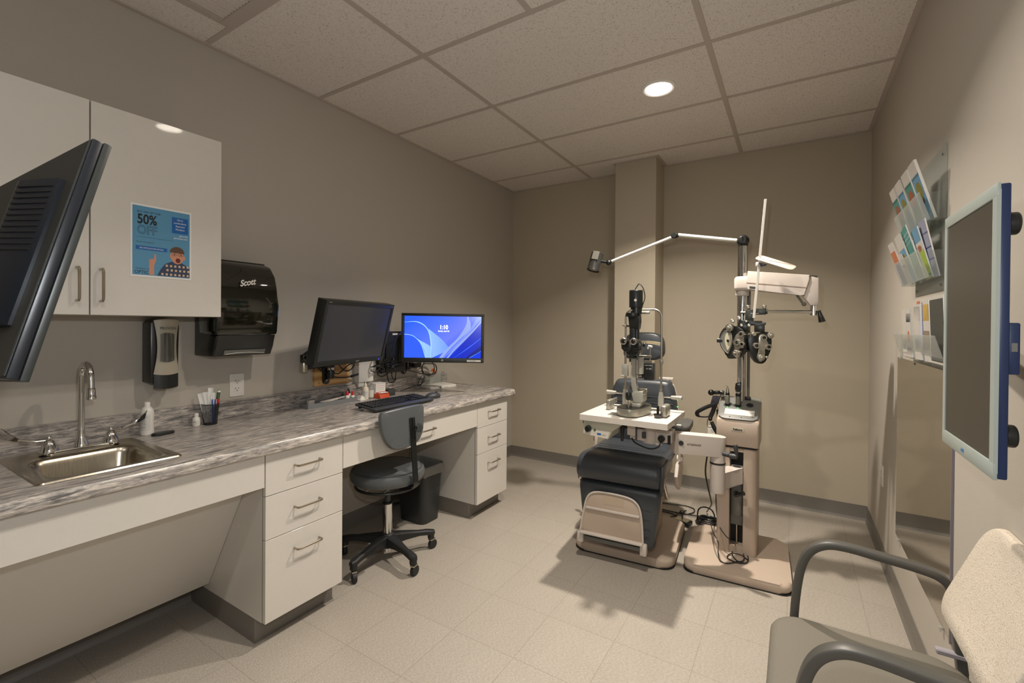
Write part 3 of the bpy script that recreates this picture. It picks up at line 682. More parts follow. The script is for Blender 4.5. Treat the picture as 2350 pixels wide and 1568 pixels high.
def dropper(x, y, m, lab, s=1, z=ZT+.004):
    t, LM = bottle('eye_drop_bottle', lab, x, y, [(0, 0), (.0095*s, 0), (.0105*s, .002), (.0105*s, .026*s), (.008*s, .031*s), (0, .031*s)], whitep,
                   [(0, .030*s), (.0078*s, .030*s), (.0078*s, .037*s), (.0055*s, .046*s), (.002*s, .054*s), (0, .0545*s)], m, (.0105*s, .005, .022*s, CA-1.1, CA+1.1, labm), group='eye drop bottles in the tray', z=z)
dropper(.104, -2.068, redc, 'larger red-capped drop bottle at right end of tray', 1.25)
dropper(.104, -2.028, redc, 'smaller red-capped drop bottle at right end of tray', 1.1)
dropper(.068, -2.072, blc, 'short black-capped drop bottle behind the red caps', 1.0)
dropper(.066, -2.030, blc, 'taller dark-capped drop bottle behind the red caps', 1.35)
# little white wedge-shaped prism box and card
t = thing('prism_case', 'small white wedge-shaped case on counter beside drop bottles', 'case', (.11, -1.975, ZT))
obj('lower_tray', MB().box((.118, -1.978, ZT+.004), (.045, .040, .008), .001, 1), whitep, t)
obj('lid', MB().prism([(-.022, 0), (.022, 0), (-.014, .024)], .034, plane_M((.105, -1.961, ZT+.008), (0, 1, 0), (0, 0, 1)) @ Matrix.Translation((0, 0, -.017))), white2, t)
t, LM = bottle('squeeze_bottle', 'cream squeeze bottle with pointed tip beside contact lens box', .110, -1.935,
    [(0, 0), (.018, 0), (.020, .003), (.0202, .062), (.017, .074), (.009, .080), (0, .080)], mat('cream_plastic', 'dcd3bd', .4),
    [(0, .079), (.0095, .079), (.0095, .090), (.006, .094), (.004, .104), (.0015, .114), (0, .114)], mat('cream_plastic', 'dcd3bd', .4), (.0202, .012, .056, CA-1.1, CA+.9, labm))
for k in range(6): text('lettering', ['Saline', 'rinse and store', 'sterile', 'buffered', 'solution', '12 fl oz'][k], .0045, LM(.050-k*.0065, CA-.2)@Matrix.Translation((-.012, 0, 0)), labt, t)
t, LM = bottle('sanitizer_bottle', 'clear pump bottle with pale label between squeeze bottle and lens box', .105, -1.886,
    [(.016, 0), (.0185, .003), (.0188, .058), (.014, .070), (.0085, .076)], clear2,
    [(0, .074), (.009, .074), (.009, .084), (.004, .086), (.004, .096), (.012, .098), (.012, .104), (0, .105)], clear2, (.0188, .008, .054, CA-1.0, CA+1.0, labm))
# contact-lens carton: white upper, red lower with open tray
orange = mat('vermilion_card', 'c24a26', .5)
t = thing('contact_lens_box', 'red and white stack of contact lens cartons on counter', 'box', (.115, -1.835, ZT))
obj('lower_carton', MB().box((.108, -1.832, ZT+.014), (.062, .084, .028), .001, 1), orange, t)
for k in range(5): obj('carton', MB().box((.106, -1.832, ZT+.028+.0065+k*.0132), (.058, .080, .0126), .0008, 1), white2, t)
obj('open_flap', MB().prism([(0, 0), (.0, .036), (.030, .026), (.040, 0)], .080, plane_M((.137, -1.792, ZT+.002), (1, 0, 0), (0, 0, 1)) @ Matrix.Translation((0, 0, 0)), bev=.001), orange, t, label='red open flap')
obj('folded_leaflet', MB().box((.158, -1.832, ZT+.034), (.030, .060, .003), .001, 1, ), paper, t)
for k in range(5): obj('print_line', MB().b2((.1352, -1.866, ZT+.036+k*.0132), (.1356, -1.80, ZT+.0375+k*.0132)), redc if k == 3 else labt, t)
text('lettering', 'B+L', .012, plane_M((.080, -1.8735, ZT+.036), (1, 0, 0), (0, 0, 1)), mat('navy_print', '2b3f78', .5), t)
solo('black_box', 'small dark box standing behind the lens cartons', 'box', MB().box((.112, -1.735, ZT+.021), (.045, .062, .042), .002, 2), mat('charcoal_card', '3a3b38', .5))

# keyboard
M = Matrix.Translation((.432, -1.985, ZT+.0075)) @ rotm('Z', PI/2-.02) @ rotm('X', .085)
t = thing('keyboard', 'black computer keyboard on the counter', 'keyboard', M=M)
obj('body', MB().prism(rrect(.455, .178, .018, 4), .012, Matrix.Translation((0, 0, .008)), bev=.004), dgrey, t)
keycap = mat('black_keycap', '1d1f21', .4)
obj('key_well', MB().box((0, .012, .0202), (.437, .124, .001)), blk, t)
kb = MB()
for r_ in range(6):
    yy = .064-r_*.0198-(.004 if r_ else 0)
    x = -.214
    n = 0
    ws = [.0185]*15 if r_ < 5 else [.022, .022, .022, .11, .022, .022, .022]
    for w_ in ws:
        kb.box((x+w_/2, yy, .0232), (w_-.0032, .0158 if r_ else .0125, .006), .0012, 1); x += w_+.0003
    for g0 in (.076, .142):
        for q in range(3 if g0 < .1 else 4):
            if g0 < .1 and r_ == 3: continue
            kb.box((g0+.009+q*.0188, yy, .0232), (.0155, .0158 if r_ else .0125, .006), .0012, 1)
keys = obj('keys', kb, keycap, t); keys['kind'] = 'stuff'
obj('wrist_edge', MB().prism(rrect(.455, .020, .009, 4), .010, Matrix.Translation((0, -.080, .006)), bev=.003), blk_s, t)
for s_ in (-1, 1): obj('foot', MB().box((s_*.19, .074, .000), (.03, .012, .016), .002, 1), blk, t)
# mouse
M = Matrix.Translation((.425, -1.655, ZT)) @ rotm('Z', 1.35)
t = thing('computer_mouse', 'dark grey mouse to the right of keyboard', 'mouse', M=M)
b = MB(); b.ball((0, 0, .012), 1, 28, (.056, .033, .025)); bmesh.ops.bisect_plane(b.b, geom=b.b.verts[:]+b.b.edges[:]+b.b.faces[:], plane_co=(0, 0, .001), plane_no=(0, 0, -1), clear_outer=True)
bmesh.ops.holes_fill(b.b, edges=b.b.edges[:])
obj('body', b, dgrey, t); obj('scroll_wheel', MB().cyl((.026, -.003, .032), (.026, .003, .032), .008, seg=16), blk, t)
obj('side_grip', MB().ball((0, 0, .010), 1, 20, (.057, .0335, .010)), blk_m, t)

# wooden mounting board
t = thing('mounting_board', 'pine board screwed to wall behind the dark monitor', 'board', (.001, -2.11, .935))
obj('board', MB().b2((.0, -2.232, .940), (.019, -1.985, 1.115), .001, 1), wood_m, t)
for p in ((-2.200, .958), (-2.005, .972)): obj('screw', MB().cyl((.019, *p), (.0215, *p), .006, .005, seg=14), satin, t)

# monitor arms
def arm(name, label, wy, z0, elbow, end, board):
    t = thing(name, label, 'arm', (board, wy, z0))
    obj('wall_plate', MB().prism(rrect(.046, .13, .018, 5), .012, plane_M((board, wy, z0+.03), (0, 1, 0), (0, 0, 1)), bev=.002), blk_g, t)
    obj('post', MB().cyl((board+.035, wy+.012, z0-.0), (board+.035, wy+.012, z0+.05), .021, bev=.003).cyl((board+.012, wy+.006, z0+.02), (board+.035, wy+.012, z0+.02), .012), blk_s, t)
    obj('collar', MB().cyl((board+.035, wy+.012, z0+.05), (board+.035, wy+.012, z0+.066), .022, bev=.002), chrome, t)
    obj('screw', MB().cyl((board+.012, wy, z0-.012), (board+.014, wy, z0-.012), .005, seg=12), satin, t)
    a = Vector((board+.035, wy+.012, z0+.085)); e = Vector(elbow); n = Vector(end)
    obj('lower_arm', MB().tube([a, a*.5+Vector((e.x, e.y, a.z))*.5, Vector((e.x, e.y, a.z))], [.02, .017, .02], 14).cyl((a.x, a.y, a.z-.02), (a.x, a.y, a.z+.022), .022, bev=.004), blk_s, t)
    obj('elbow', MB().cyl((e.x, e.y, a.z-.03), (e.x, e.y, e.z-.0), .021, bev=.003), satin, t)
    obj('elbow_cap', MB().cyl((e.x, e.y, e.z), (e.x, e.y, e.z+.045), .021, bev=.006), blk_g, t)
    obj('upper_arm', MB().tube([e+Vector((0, 0, .03)), (e+n)*.5+Vector((0, 0, .02)), n], [.018, .016, .018], 14), blk_s, t)
    obj('screen_plate', MB().box(n[:], (.05, .11, .11), .004, 2, ), blk_s, t)
    return t
MA = Matrix(((-.1929, .2361, .9524, .3353), (.9812, .0495, .1865, -2.1877), (-.0031, .9705, -.2412, 1.2613), (0, 0, 0, 1)))
arm('swivel_arm', 'black swivel arm on pine board carrying dark monitor', -2.160, .985, (.085, -2.345, 1.095), (.205, -2.205, 1.265), .019)
t = thing('monitor', 'black monitor with blank screen on arm above the keyboard', 'monitor', M=MA)
w_, h_ = .565, .35
b = MB(); b.box((0, 0, -.026), (w_, h_, .052), .003, 2)
obj('back_housing', b, blk_s, t)
b = MB(); bz = .020
for c_, d_ in (((0, h_/2-bz/2, .001), (w_, bz, .012)), ((0, -h_/2+.0135, .001), (w_, .027, .012)), ((-w_/2+bz/2, 0, .0008), (bz, h_-.03, .0118)), ((w_/2-bz/2, 0, .0008), (bz, h_-.03, .0118))): b.box(c_, d_, .002, 2)
obj('bezel', b, mat('black_bezel', '242624', .4), t)
obj('screen', MB().box((0, .0035, 0), (w_-.038, h_-.046, .004)), mat('blank_grey_screen', '3a3d45', .25, coat=.3), t)
text('lettering', 'acer', .015, Matrix.Translation((.03, -h_/2+.008, .0075)), mat('silver_print', 'a8a8a4', .4), t, shear=.3, sx=1.1)
obj('power_light', MB().cyl((w_/2-.045, -h_/2+.011, .007), (w_/2-.045, -h_/2+.011, .0085), .0022, seg=10), mat('blue_led', '2038ff', .3, emit=6), t)
text('lettering', 'B246HL', .006, Matrix.Translation((-w_/2+.02, h_/2-.012, .0075)), mat('silver_print', 'a8a8a4', .4), t)
text('lettering', 'LED', .006, Matrix.Translation((w_/2-.03, h_/2-.012, .0075)), mat('silver_print', 'a8a8a4', .4), t)

# lit monitor
MBm = Matrix(((.8204, .0072, .5718, .3577), (.5718, .0033, -.8204, -1.4821), (-.0078, 1.0, -.0015, 1.2184), (0, 0, 0, 1)))
arm('swivel_arm', 'black swivel arm on wall carrying lit blue monitor', -1.500, .985, (.14, -1.53, 1.06), (.26, -1.40, 1.20), .001)
t = thing('monitor', 'black monitor showing a blue lock screen with the time', 'monitor', M=MBm)
w_, h_ = .565, .338
obj('back_housing', MB().prism(rrect(w_, h_, .006, 3), .022, Matrix.Translation((0, 0, -.022)), bev=.002).prism(rrect(w_*.7, h_*.7, .02, 3), .02, Matrix.Translation((0, 0, -.042)), bev=.006), blk_s, t)
b = MB()
for c_, d_ in (((0, h_/2-.0085, .001), (w_, .017, .010)), ((0, -h_/2+.0155, .001), (w_, .031, .010)), ((-w_/2+.0085, 0, .0008), (.017, h_-.03, .0098)), ((w_/2-.0085, 0, .0008), (.017, h_-.03, .0098))): b.box(c_, d_, .0018, 2)
obj('bezel', b, mat('black_bezel', '242624', .4), t)
sw, sh = w_-.040, h_-.051; sc = (0, .007)
scr = obj('screen', MB().box((sc[0], sc[1], .001), (sw, sh, .002)), m_screen(), t)
def S2(a, b): return (sc[0]+(a-.5)*sw, sc[1]+(b-.5)*sh)
def band(P, Q, m, dz):
    # flat coloured sweep on the screen between two curves
    P = spline([Vector((*S2(*p), 0)) for p in P], 10); Q = spline([Vector((*S2(*p), 0)) for p in Q], 10)
    n = min(len(P), len(Q)); b = MB(); g = [(b.b.verts.new((p.x, p.y, .0021+dz)), b.b.verts.new((q.x, q.y, .0021+dz))) for p, q in zip(P[:n], Q[:n])]
    for A, B in zip(g, g[1:]): b.b.faces.new((A[0], A[1], B[1], B[0]))
    bmesh.ops.recalc_face_normals(b.b, faces=b.b.faces)
    for f_ in b.b.faces:
        if f_.normal.z < 0: f_.normal_flip()
    obj('screen_sweep', b, m, scr, flat=True)
pale = m_glow('pale_blue_glow', (.35, .62, 1), (.10, .22, .95), 1.0); pale2 = m_glow('lilac_blue_glow', (.30, .45, .95), (.30, .40, .85), 1.0)
cyan = m_glow('cyan_line_glow', (.42, .80, 1), (.42, .80, 1)); deep = m_glow('deep_blue_glow', (.0, .05, .95), (0, .02, .55)); mid = m_glow('middle_blue_glow', (.03, .12, 1), (.02, .10, .95)); dark = m_glow('dark_navy_glow', (.0, .01, .25), (.0, .01, .2))
band([(0, .56), (.15, .50), (.24, .36), (.28, .0)], [(0, 0), (.09, 0), (.18, 0), (.28, 0)], mid, .0001)
band([(.0, .85), (.18, .86), (.30, .70), (.35, .40), (.355, 0)], [(.0, .845), (.17, .845), (.29, .69), (.338, .40), (.345, 0)], cyan, .0008)
band([(.0, .565), (.12, .52), (.22, .33), (.285, 0)], [(.0, .553), (.115, .51), (.212, .33), (.275, 0)], cyan, .0008)
band([(.15, .48), (.22, .40), (.34, .27), (.345, .13), (.345, 0)], [(.15, .48), (.21, .36), (.25, .22), (.27, .1), (.283, 0)], pale, .0005)
band([(.31, .70), (.38, .60), (.47, .47), (.55, .32), (.59, .20)], [(.31, .70), (.34, .5), (.355, .3), (.36, .15), (.36, 0)], pale, .0004)
band([(.36, 0), (.45, 0), (.5, 0), (.55, 0), (.6, 0)][:2], [(.36, .2), (.50, .2)], mid, .00005)
band([(.815, 1), (.80, .80), (.70, .50), (.55, .22), (.455, 0)], [(.83, 1), (.86, .72), (.74, .48), (.60, .22), (.50, 0)], pale2, .0006)
band([(.95, 1), (.86, .72), (.74, .46), (.60, .20), (.505, 0)], [(1, 1), (.90, .72), (.77, .46), (.64, .20), (.52, 0)], m_glow('periwinkle_glow', (.14, .22, .95), (.2, .3, .95)), .0005)
band([(1, .90), (.88, .66), (.75, .42), (.62, .16), (.55, 0)], [(1, .86), (.90, .64), (.775, .40), (.645, .16), (.575, 0)], pale2, .0008)
band([(1, .86), (.88, .60), (.76, .36), (.66, .16), (.58, 0)], [(1, .50), (.9, .36), (.8, .22), (.70, .08), (.65, 0)], deep, .0003)
band([(1, .49), (.9, .34), (.8, .20), (.65, 0)], [(1, .48), (.9, .33), (.8, .19), (.645, 0)], m_glow('blue_line_glow', (.08, .22, 1), (.08, .22, 1)), .0009)
band([(1, .48), (.9, .33), (.8, .19), (.65, 0)], [(1, .18), (.94, .11), (.88, .05), (.83, 0)], deep, .0004)
band([(1, .30), (.93, .20), (.86, .10), (.80, 0)], [(1, .18), (.94, .11), (.88, .05), (.84, 0)], dark, .0006)
band([(1, .18), (.94, .11), (.88, .05), (.84, 0)], [(1, .165), (.94, .095), (.885, .035), (.85, 0)], m_glow('blue_line_glow', (.08, .22, 1), (.08, .22, 1)), .0009)
wglow = mat('white_screen_glow', 'ffffff', .3, emit=1.6)
text('lettering', '1:10', .040, Matrix.Translation((*S2(.51, .69), .0036)), wglow, t, 'CENTER', sx=.85, offset=.0008)
text('lettering', 'Sunday, April 28', .0115, Matrix.Translation((*S2(.51, .63), .0036)), wglow, t, 'CENTER', offset=.0002)
obj('badge', MB().cyl((-.002, -h_/2+.0165, .005), (-.002, -h_/2+.0165, .0066), .0075, seg=24), satin, t)
text('lettering', 'hp', .0095, Matrix.Translation((-.0065, -h_/2+.0140, .0068)), blk, t, shear=.3)
obj('asset_sticker', MB().box((w_/2-.068, -h_/2+.014, .0062), (.095, .012, .0006)), labm, t)
text('lettering', 'LAN: EX3002', .008, Matrix.Translation((w_/2-.100, -h_/2+.011, .0067)), labt, t)

# slim black PC tower on the wall between the monitors
t = thing('desktop_computer', 'slim black computer standing between the two monitors', 'computer', (.11, -1.70, .99))
obj('case', MB().b2((.012, -1.755, .985), (.100, -1.575, 1.262), .004, 2), blk, t)
obj('front_face', MB().b2((.02, -1.775, .99), (.096, -1.755, 1.255), .008, 3), blk_g, t)
obj('label_sticker', MB().b2((.1000, -1.700, 1.238), (.1008, -1.60, 1.250)), whitep, t)
obj('badge', MB().tube([(.07+.009*math.cos(a), -1.7755, 1.12+.009*math.sin(a)) for a in [2*PI*k/20 for k in range(20)]], .001, 6, closed=True), satin, t)
text('lettering', 'DELL', .006, plane_M((.0625, -1.776, 1.1175), (1, 0, 0), (0, 0, 1)), satin, t)

# upright power strip and raceway on the wall
t = thing('power_strip', 'upright white power strip on wall between monitors', 'power strip', (.001, -1.875, .93))
obj('housing', MB().b2((.001, -1.935, .935), (.048, -1.868, 1.14), .004, 2), whitep, t)
obj('raceway', MB().b2((.001, -1.862, .930), (.03, -1.800, 1.16), .002, 1), white2, t)
dd = MB()
for k in range(4):
    for zz in (0, .008): dd.cyl((.034 if zz else .026, -1.9352, 1.085-k*.032-zz), (.034 if zz else .026, -1.9362, 1.085-k*.032-zz), .0022, seg=8)
obj('sockets', dd, blk, t)
obj('switch_block', MB().b2((.001, -1.93, .905), (.040, -1.885, .934), .002, 1), whitep, t)
t = thing('wall_adapter', 'white plug adapter on wall behind the cables', 'adapter', (.001, -1.73, 1.0))
obj('plate', MB().b2((.001, -1.775, .985), (.008, -1.705, 1.10), .001, 1), whitep, t)
obj('plug_block', MB().b2((.008, -1.765, 1.0), (.05, -1.715, 1.055), .004, 2), whitep, t)

# cables between the monitors
cab = mat('black_cable_jacket', '17181a', .35)
def cable(label, pts, r=.0035, m=None, group='cables behind the monitors', name='cable'):
    return solo(name, label, 'cable', MB().tube(pts, r, 8, smooth=8), m or cab, group)
def W3(*l): return [at(u, v, x=x) for u, v, x in l]
cable('thick black video cable arching from lit monitor down to the computer', W3((927, 762, .17), (914, 768, .19), (904, 790, .20), (896, 815, .18), (880, 832, .12), (855, 842, .06)), .005)
cable('black cable drooping left under dark monitor across pine board', W3((722, 838, .10), (735, 850, .06), (752, 858, .05), (772, 866, .06), (795, 866, .05), (812, 862, .05)), .0035)
t = solo('power_plug', 'black plug at power strip end of the drooping cable', 'plug', MB().cyl(at(806, 864, x=.05), at(822, 859, x=.042), .008, .006), blk)
cable('short black cable loop hanging left of the arm post', W3((722, 835, .12), (735, 848, .08), (745, 843, .08), (750, 836, .10)))
cable('black cable looping right of the arm post under dark monitor', W3((776, 836, .10), (790, 850, .05), (802, 850, .05), (812, 840, .06), (813, 832, .08)))
cable('black cable curling round the arm post', W3((757, 838, .09), (762, 852, .08), (776, 858, .07), (790, 846, .07), (800, 838, .08), (810, 834, .09)))
cable('black lead running level from power strip to the computer', W3((850, 843, .04), (868, 840, .06), (885, 833, .08), (900, 832, .10)))
cable('black lead with brown ferrite leaving raceway', W3((850, 851, .04), (862, 853, .06), (875, 845, .07), (892, 843, .09)))
cable('thin black lead sagging to the bundle', W3((862, 850, .05), (868, 856, .06), (880, 855, .06), (891, 848, .08), (895, 842, .09)))
cable('black cable hanging down in a tall loop behind carton', W3((893, 843, .08), (888, 855, .07), (890, 868, .07), (893, 877, .07), (902, 877, .07), (909, 870, .06)), .004)
cable('black cable running from bundle to the white device', W3((935, 850, .06), (950, 853, .06), (965, 857, .06), (975, 865, .05), (969, 880, .05), (955, 884, .06), (940, 890, .06), (918, 898, .08)), .0025)
cable('black cable coiled in a wide loop right of the arm', [at(985+17*math.cos(a), 847+14*math.sin(a)+2*math.sin(3*a), x=.075+.012*math.sin(a*.5)) for a in [k*.5 for k in range(26)]], .0035)
cable('second black loop of the hanging coil', [at(983+14*math.cos(a), 845+17*math.sin(a), x=.06+.01*math.cos(a*.7)) for a in [k*.5 for k in range(26)]], .003)
cable('black lead looping from computer past the raceway', W3((880, 835, .08), (872, 846, .06), (866, 858, .05), (876, 864, .05), (888, 858, .06), (898, 848, .08)), .003)
cable('black lead hanging in a narrow loop below the tangle', W3((905, 842, .08), (899, 856, .06), (901, 868, .05), (906, 872, .05), (908, 860, .06), (910, 846, .08)), .003)
cable('thin black lead tied in a bow beside the hanging coil', W3((968, 862, .06), (962, 874, .05), (959, 884, .05), (966, 883, .05), (970, 872, .05), (974, 862, .06)), .0028)
cable('black tangle of cable under the computer', [at(893+10*math.cos(a*1.3), 833+7*math.sin(a)+3*math.sin(2.1*a), x=.10+.02*math.sin(a*1.7)) for a in [k*.45 for k in range(34)]], .0045)
cable('black tangle of cable below the lit monitor', [at(912+14*math.cos(a*1.2), 838+6*math.sin(a)+3*math.sin(1.7*a), x=.11+.02*math.sin(a*1.1)) for a in [k*.45 for k in range(30)]], .0045)
solo('power_adapter', 'black power brick hanging behind lit monitor', 'adapter', MB().box(at(955, 838, x=.09)[:], (.04, .075, .035), .006, 2), blk)
solo('zip_clip', 'orange clip hanging in the cable coil', 'clip', MB().prism([(-.03, .0), (-.012, .022), (.0, .020), (.018, -.005), (.034, -.02), (.014, -.02), (-.006, .004)], .008, plane_M(at(994, 852, x=.055), (0, 1, 0), (0, 0, 1)), bev=.001), mat('safety_orange_plastic', 'd0662c', .4))
# hanging clear film strips and the white charger with an acrylic back
t = thing('lens_charger', 'flat white device with clear upright shield on counter', 'device', (.10, -1.20, ZT))
obj('base', MB().prism([(.03, -1.345), (.165, -1.390), (.195, -1.375), (.222, -1.165), (.21, -1.155), (.05, -1.11)], .022, Matrix.Translation((0, 0, ZT)), bev=.005, seg=3), white2, t)
obj('shield', MB().sheet(lambda u, v: Vector((.055+.03*u*0+.012*math.sin(u*6), -1.335+u*.24, ZT+.02+v*.085)), 20, 2, .002), clear, t)
text('lettering', 'CLEARCARE', .008, plane_M((.2105, -1.300, ZT+.008), (.125, 1, 0), (0, 0, 1)), labt, t)
obj('emblem', MB().box((.2035, -1.325, ZT+.012), (.001, .011, .011), M=None), mat('green_teal_print', '2f6a62', .5), t)

# black monitor on the left, seen from behind
ax = Vector((-.99511, -.07775, -.06089)); bx_ = Vector((-.07917, .25941, .96252)); cz = Vector((-.05904, .96263, -.2643))
q0, q1 = Vector((1.55839, -3.71774, 1.23438)), Vector((1.52989, -3.62435, 1.58089)); ce = (q0+q1)/2+ax*.28
ML = Matrix(((ax.x, bx_.x, cz.x, ce.x), (ax.y, bx_.y, cz.y, ce.y), (ax.z, bx_.z, cz.z, ce.z), (0, 0, 0, 1)))
t = thing('monitor', 'large black monitor seen from behind at the left edge', 'monitor', M=ML)
w_, h_ = .56, .36
navyp = mat('blue_black_speckled_plastic', '0f141b', .34, noise=.12, nscale=900, bump=.06, bscale=1500)
obj('bezel', MB().box((0, 0, -.0048), (w_, h_, .0096), .0012, 2), mat('black_bezel', '242624', .4), t)
obj('back_shell', MB().box((0, 0, -.0165), (w_-.002, h_-.002, .0125), .0018, 2), navyp, t)
obj('back_panel', MB().box((0, 0, -.0235), (w_-.008, h_-.008, .003), .001, 1), mat('olive_black_panel', '1a1b17', .5, bump=.2, bscale=800), t)
hb = obj('vent_housing', MB().prism([(-.240, -.024), (-.240, -.029), (-.232, -.033), (-.168, -.053), (-.158, -.053), (-.150, -.045), (-.150, -.024)], .225, Matrix(((1, 0, 0, 0), (0, 0, 1, -.108), (0, 1, 0, 0), (0, 0, 0, 1))), bev=.002), navyp, t)
b = MB()
for k in range(12): b.box((0, 0, 0), (.066, .0024, .002), M=Matrix.Translation((-.200, .104-k*.0092, -.0432)) @ rotm('Y', math.atan2(.020, .064)))
obj('vent_slots', b, mat('deep_black', '050505', .6), hb)
obj('screen', MB().box((0, 0, .0002), (w_-.03, h_-.03, .001)), mat('blank_grey_screen', '34363b', .22), t)
P = ML @ Vector((.1, 0, -.045))
t = thing('swivel_arm', 'black bracket holding the monitor at left edge', 'arm', (0, P.y, P.z-.2))
obj('wall_plate', MB().box((.012, P.y, P.z-.05), (.022, .12, .2), .004, 2), blk_s, t)
obj('lower_arm', MB().tube([(.02, P.y, P.z-.05), (.5, P.y-.12, P.z-.05)], .022, 14), blk_s, t)
obj('upper_arm', MB().tube([(.5, P.y-.12, P.z-.07), (.5, P.y-.12, P.z+.03)], .026, 14).tube([(.5, P.y-.12, P.z), tuple(P)], .02, 14), blk_s, t)
obj('screen_plate', MB().box((0, 0, 0), (.11, .11, .014), .002, 1, M=ML @ Matrix.Translation((.1, 0, -.0335))), blk_s, t)
# ================================================================== stool and waste bin
sx_, sy_ = .492, -2.10
t = thing('rolling_stool', 'dark grey round stool with small backrest and five casters', 'stool', (sx_, sy_, 0))
obj('seat', MB().lathe([(0, .445), (.16, .445), (.187, .452), (.200, .470), (.203, .490), (.198, .508), (.178, .520), (.12, .526), (0, .528)], (sx_, sy_, 0), seg=56), vinyl2, t)
obj('seat_piping', MB().tube([(sx_+.186*math.cos(a), sy_+.186*math.sin(a), .5185) for a in [2*PI*k/48 for k in range(48)]], .0022, 6, closed=True), vinyl, t)
obj('handle_ring', MB().tube([(sx_+.172*math.cos(a), sy_+.172*math.sin(a), .425) for a in [2*PI*k/48 for k in range(48)]], .0075, 10, closed=True), blk_s, t)
sp = MB()
for a in (.5, 2.6, 4.7): sp.tube([(sx_+.04*math.cos(a), sy_+.04*math.sin(a), .437), (sx_+.172*math.cos(a), sy_+.172*math.sin(a), .426)], .004, 8)
obj('ring_spokes', sp, nick_m, t)
obj('seat_plate', MB().cyl((sx_, sy_, .425), (sx_, sy_, .447), .07, .09).cyl((sx_, sy_, .40), (sx_, sy_, .43), .026), blk, t)
obj('piston', MB().cyl((sx_, sy_, .30), (sx_, sy_, .43), .0155, seg=28), dgrey, t)
obj('column', MB().cyl((sx_, sy_, .135), (sx_, sy_, .317), .0255, seg=36).cyl((sx_, sy_, .048), (sx_, sy_, .07), .022, seg=28), chrome, t)
obj('column_cap', MB().cyl((sx_, sy_, .312), (sx_, sy_, .322), .027, seg=32, bev=.002), blk, t)
obj('hub', MB().lathe([(.0, .07), (.030, .07), (.033, .10), (.046, .12), (.044, .138), (.03, .15), (.026, .152), (0, .152)], (sx_, sy_, 0), seg=32), blk_m, t)
for k, a in enumerate([math.radians(-84+72*i) for i in range(5)]):
    d = Vector((math.cos(a), math.sin(a), 0)); s_ = Vector((-d.y, d.x, 0)); o = Vector((sx_, sy_, 0))
    lg = MB(); secs = [(.028, .030, .145, .085), (.10, .022, .136, .094), (.18, .016, .122, .096), (.225, .019, .118, .092), (.252, .021, .112, .088), (.272, .012, .108, .088)]
    v = []
    for (r_, w_, zt, zb) in secs: v.append([lg.b.verts.new(o+d*r_+s_*q*w_*ww+Vector((0, 0, z))) for q, ww, z in ((-1, 1, zb), (1, 1, zb), (1, 1, zt-.006), (.6, 1, zt), (-.6, 1, zt), (-1, 1, zt-.006))])
    for A, B in zip(v, v[1:]):
        for i in range(6): lg.b.faces.new((A[i], A[(i+1) % 6], B[(i+1) % 6], B[i]))
    lg.b.faces.new(v[0]); lg.b.faces.new(v[-1]); bmesh.ops.recalc_face_normals(lg.b, faces=lg.b.faces)
    p = o+d*.252; lg.cyl(p+Vector((0, 0, .066)), p+Vector((0, 0, .100)), .019)
    leg = obj('leg', lg, blk_m, t)
    ca = [1.0, 1.9, .4, 2.2, -.6][k]+a; cd_ = Vector((math.cos(ca), math.sin(ca), 0)); cs = Vector((-cd_.y, cd_.x, 0)); wc = p+cd_*.012+Vector((0, 0, .0265))
    cs2 = obj('caster', MB().cyl(p+Vector((0, 0, .054)), p+Vector((0, 0, .070)), .009).box((0, 0, 0), (.036, .026, .010), .003, 2, M=Matrix.Translation(p+cd_*.006+Vector((0, 0, .055))) @ frame((0, 0, 1), cd_)), satin, leg)
    obj('wheel', MB().cyl(wc-cs*.0115, wc+cs*.0115, .0265, seg=28, bev=.004), blk_m, cs2)
# backrest on its upright bar
bx = sx_+.222
br = MB()
poly = []
for (a, b_) in [(-.155, .075), (-.150, .093), (-.13, .104), (0, .110), (.12, .106), (.142, .096), (.150, .075), (.148, -.01), (.135, -.055), (.10, -.088), (.05, -.100), (-.03, -.104), (-.09, -.085), (-.13, -.035), (-.150, .03)]: poly.append((a, b_))
def pad_pt(a, b_, dx): return Vector((bx+dx-.55*a*a, -2.185+a, .775+b_))
P = [Vector((a, b_, 0)) for a, b_ in poly]; PS = spline(P, 4, True)
bb = MB(); R_ = []
for sc_, dx in ((.0, -.034), (.5, -.036), (.85, -.034), (.96, -.029), (1.0, -.020), (1.0, -.010), (.985, -.003), (.95, 0), (.6, .001), (0, .001)):
    R_.append([bb.b.verts.new(pad_pt(p.x*sc_, p.y*sc_, dx)) for p in PS] if sc_ else [bb.b.verts.new(pad_pt(0, 0, dx))])
for A, B in zip(R_, R_[1:]):
    n = max(len(A), len(B))
    for i in range(n):
        j = (i+1) % n
        if len(A) == 1: bb.b.faces.new((A[0], B[i], B[j]))
        elif len(B) == 1: bb.b.faces.new((A[i], A[j], B[0]))
        else: bb.b.faces.new((A[i], A[j], B[j], B[i]))
bmesh.ops.recalc_face_normals(bb.b, faces=bb.b.faces)
obj('backrest', bb, vinyl2, t)
obj('back_bar', MB().sheet(lambda u, v: Vector(((sx_+.03+.185*min(1, u*2.4) if u < .42 else bx+.005+.004*(u-.42)), -2.105-.042*max(0, (u-.3)/.7)+(v-.5)*.036, .440+(0 if u < .40 else (u-.40)/.60*.385))), 30, 1, .005), blk_s, t, sharp=60)
sl = MB().box((0, 0, 0), (.004, .011, .10), .002, 1, M=Matrix.Translation((bx+.011, -2.143, .775))); obj('bar_slot', sl, mat('deep_black', '050505', .6), t)
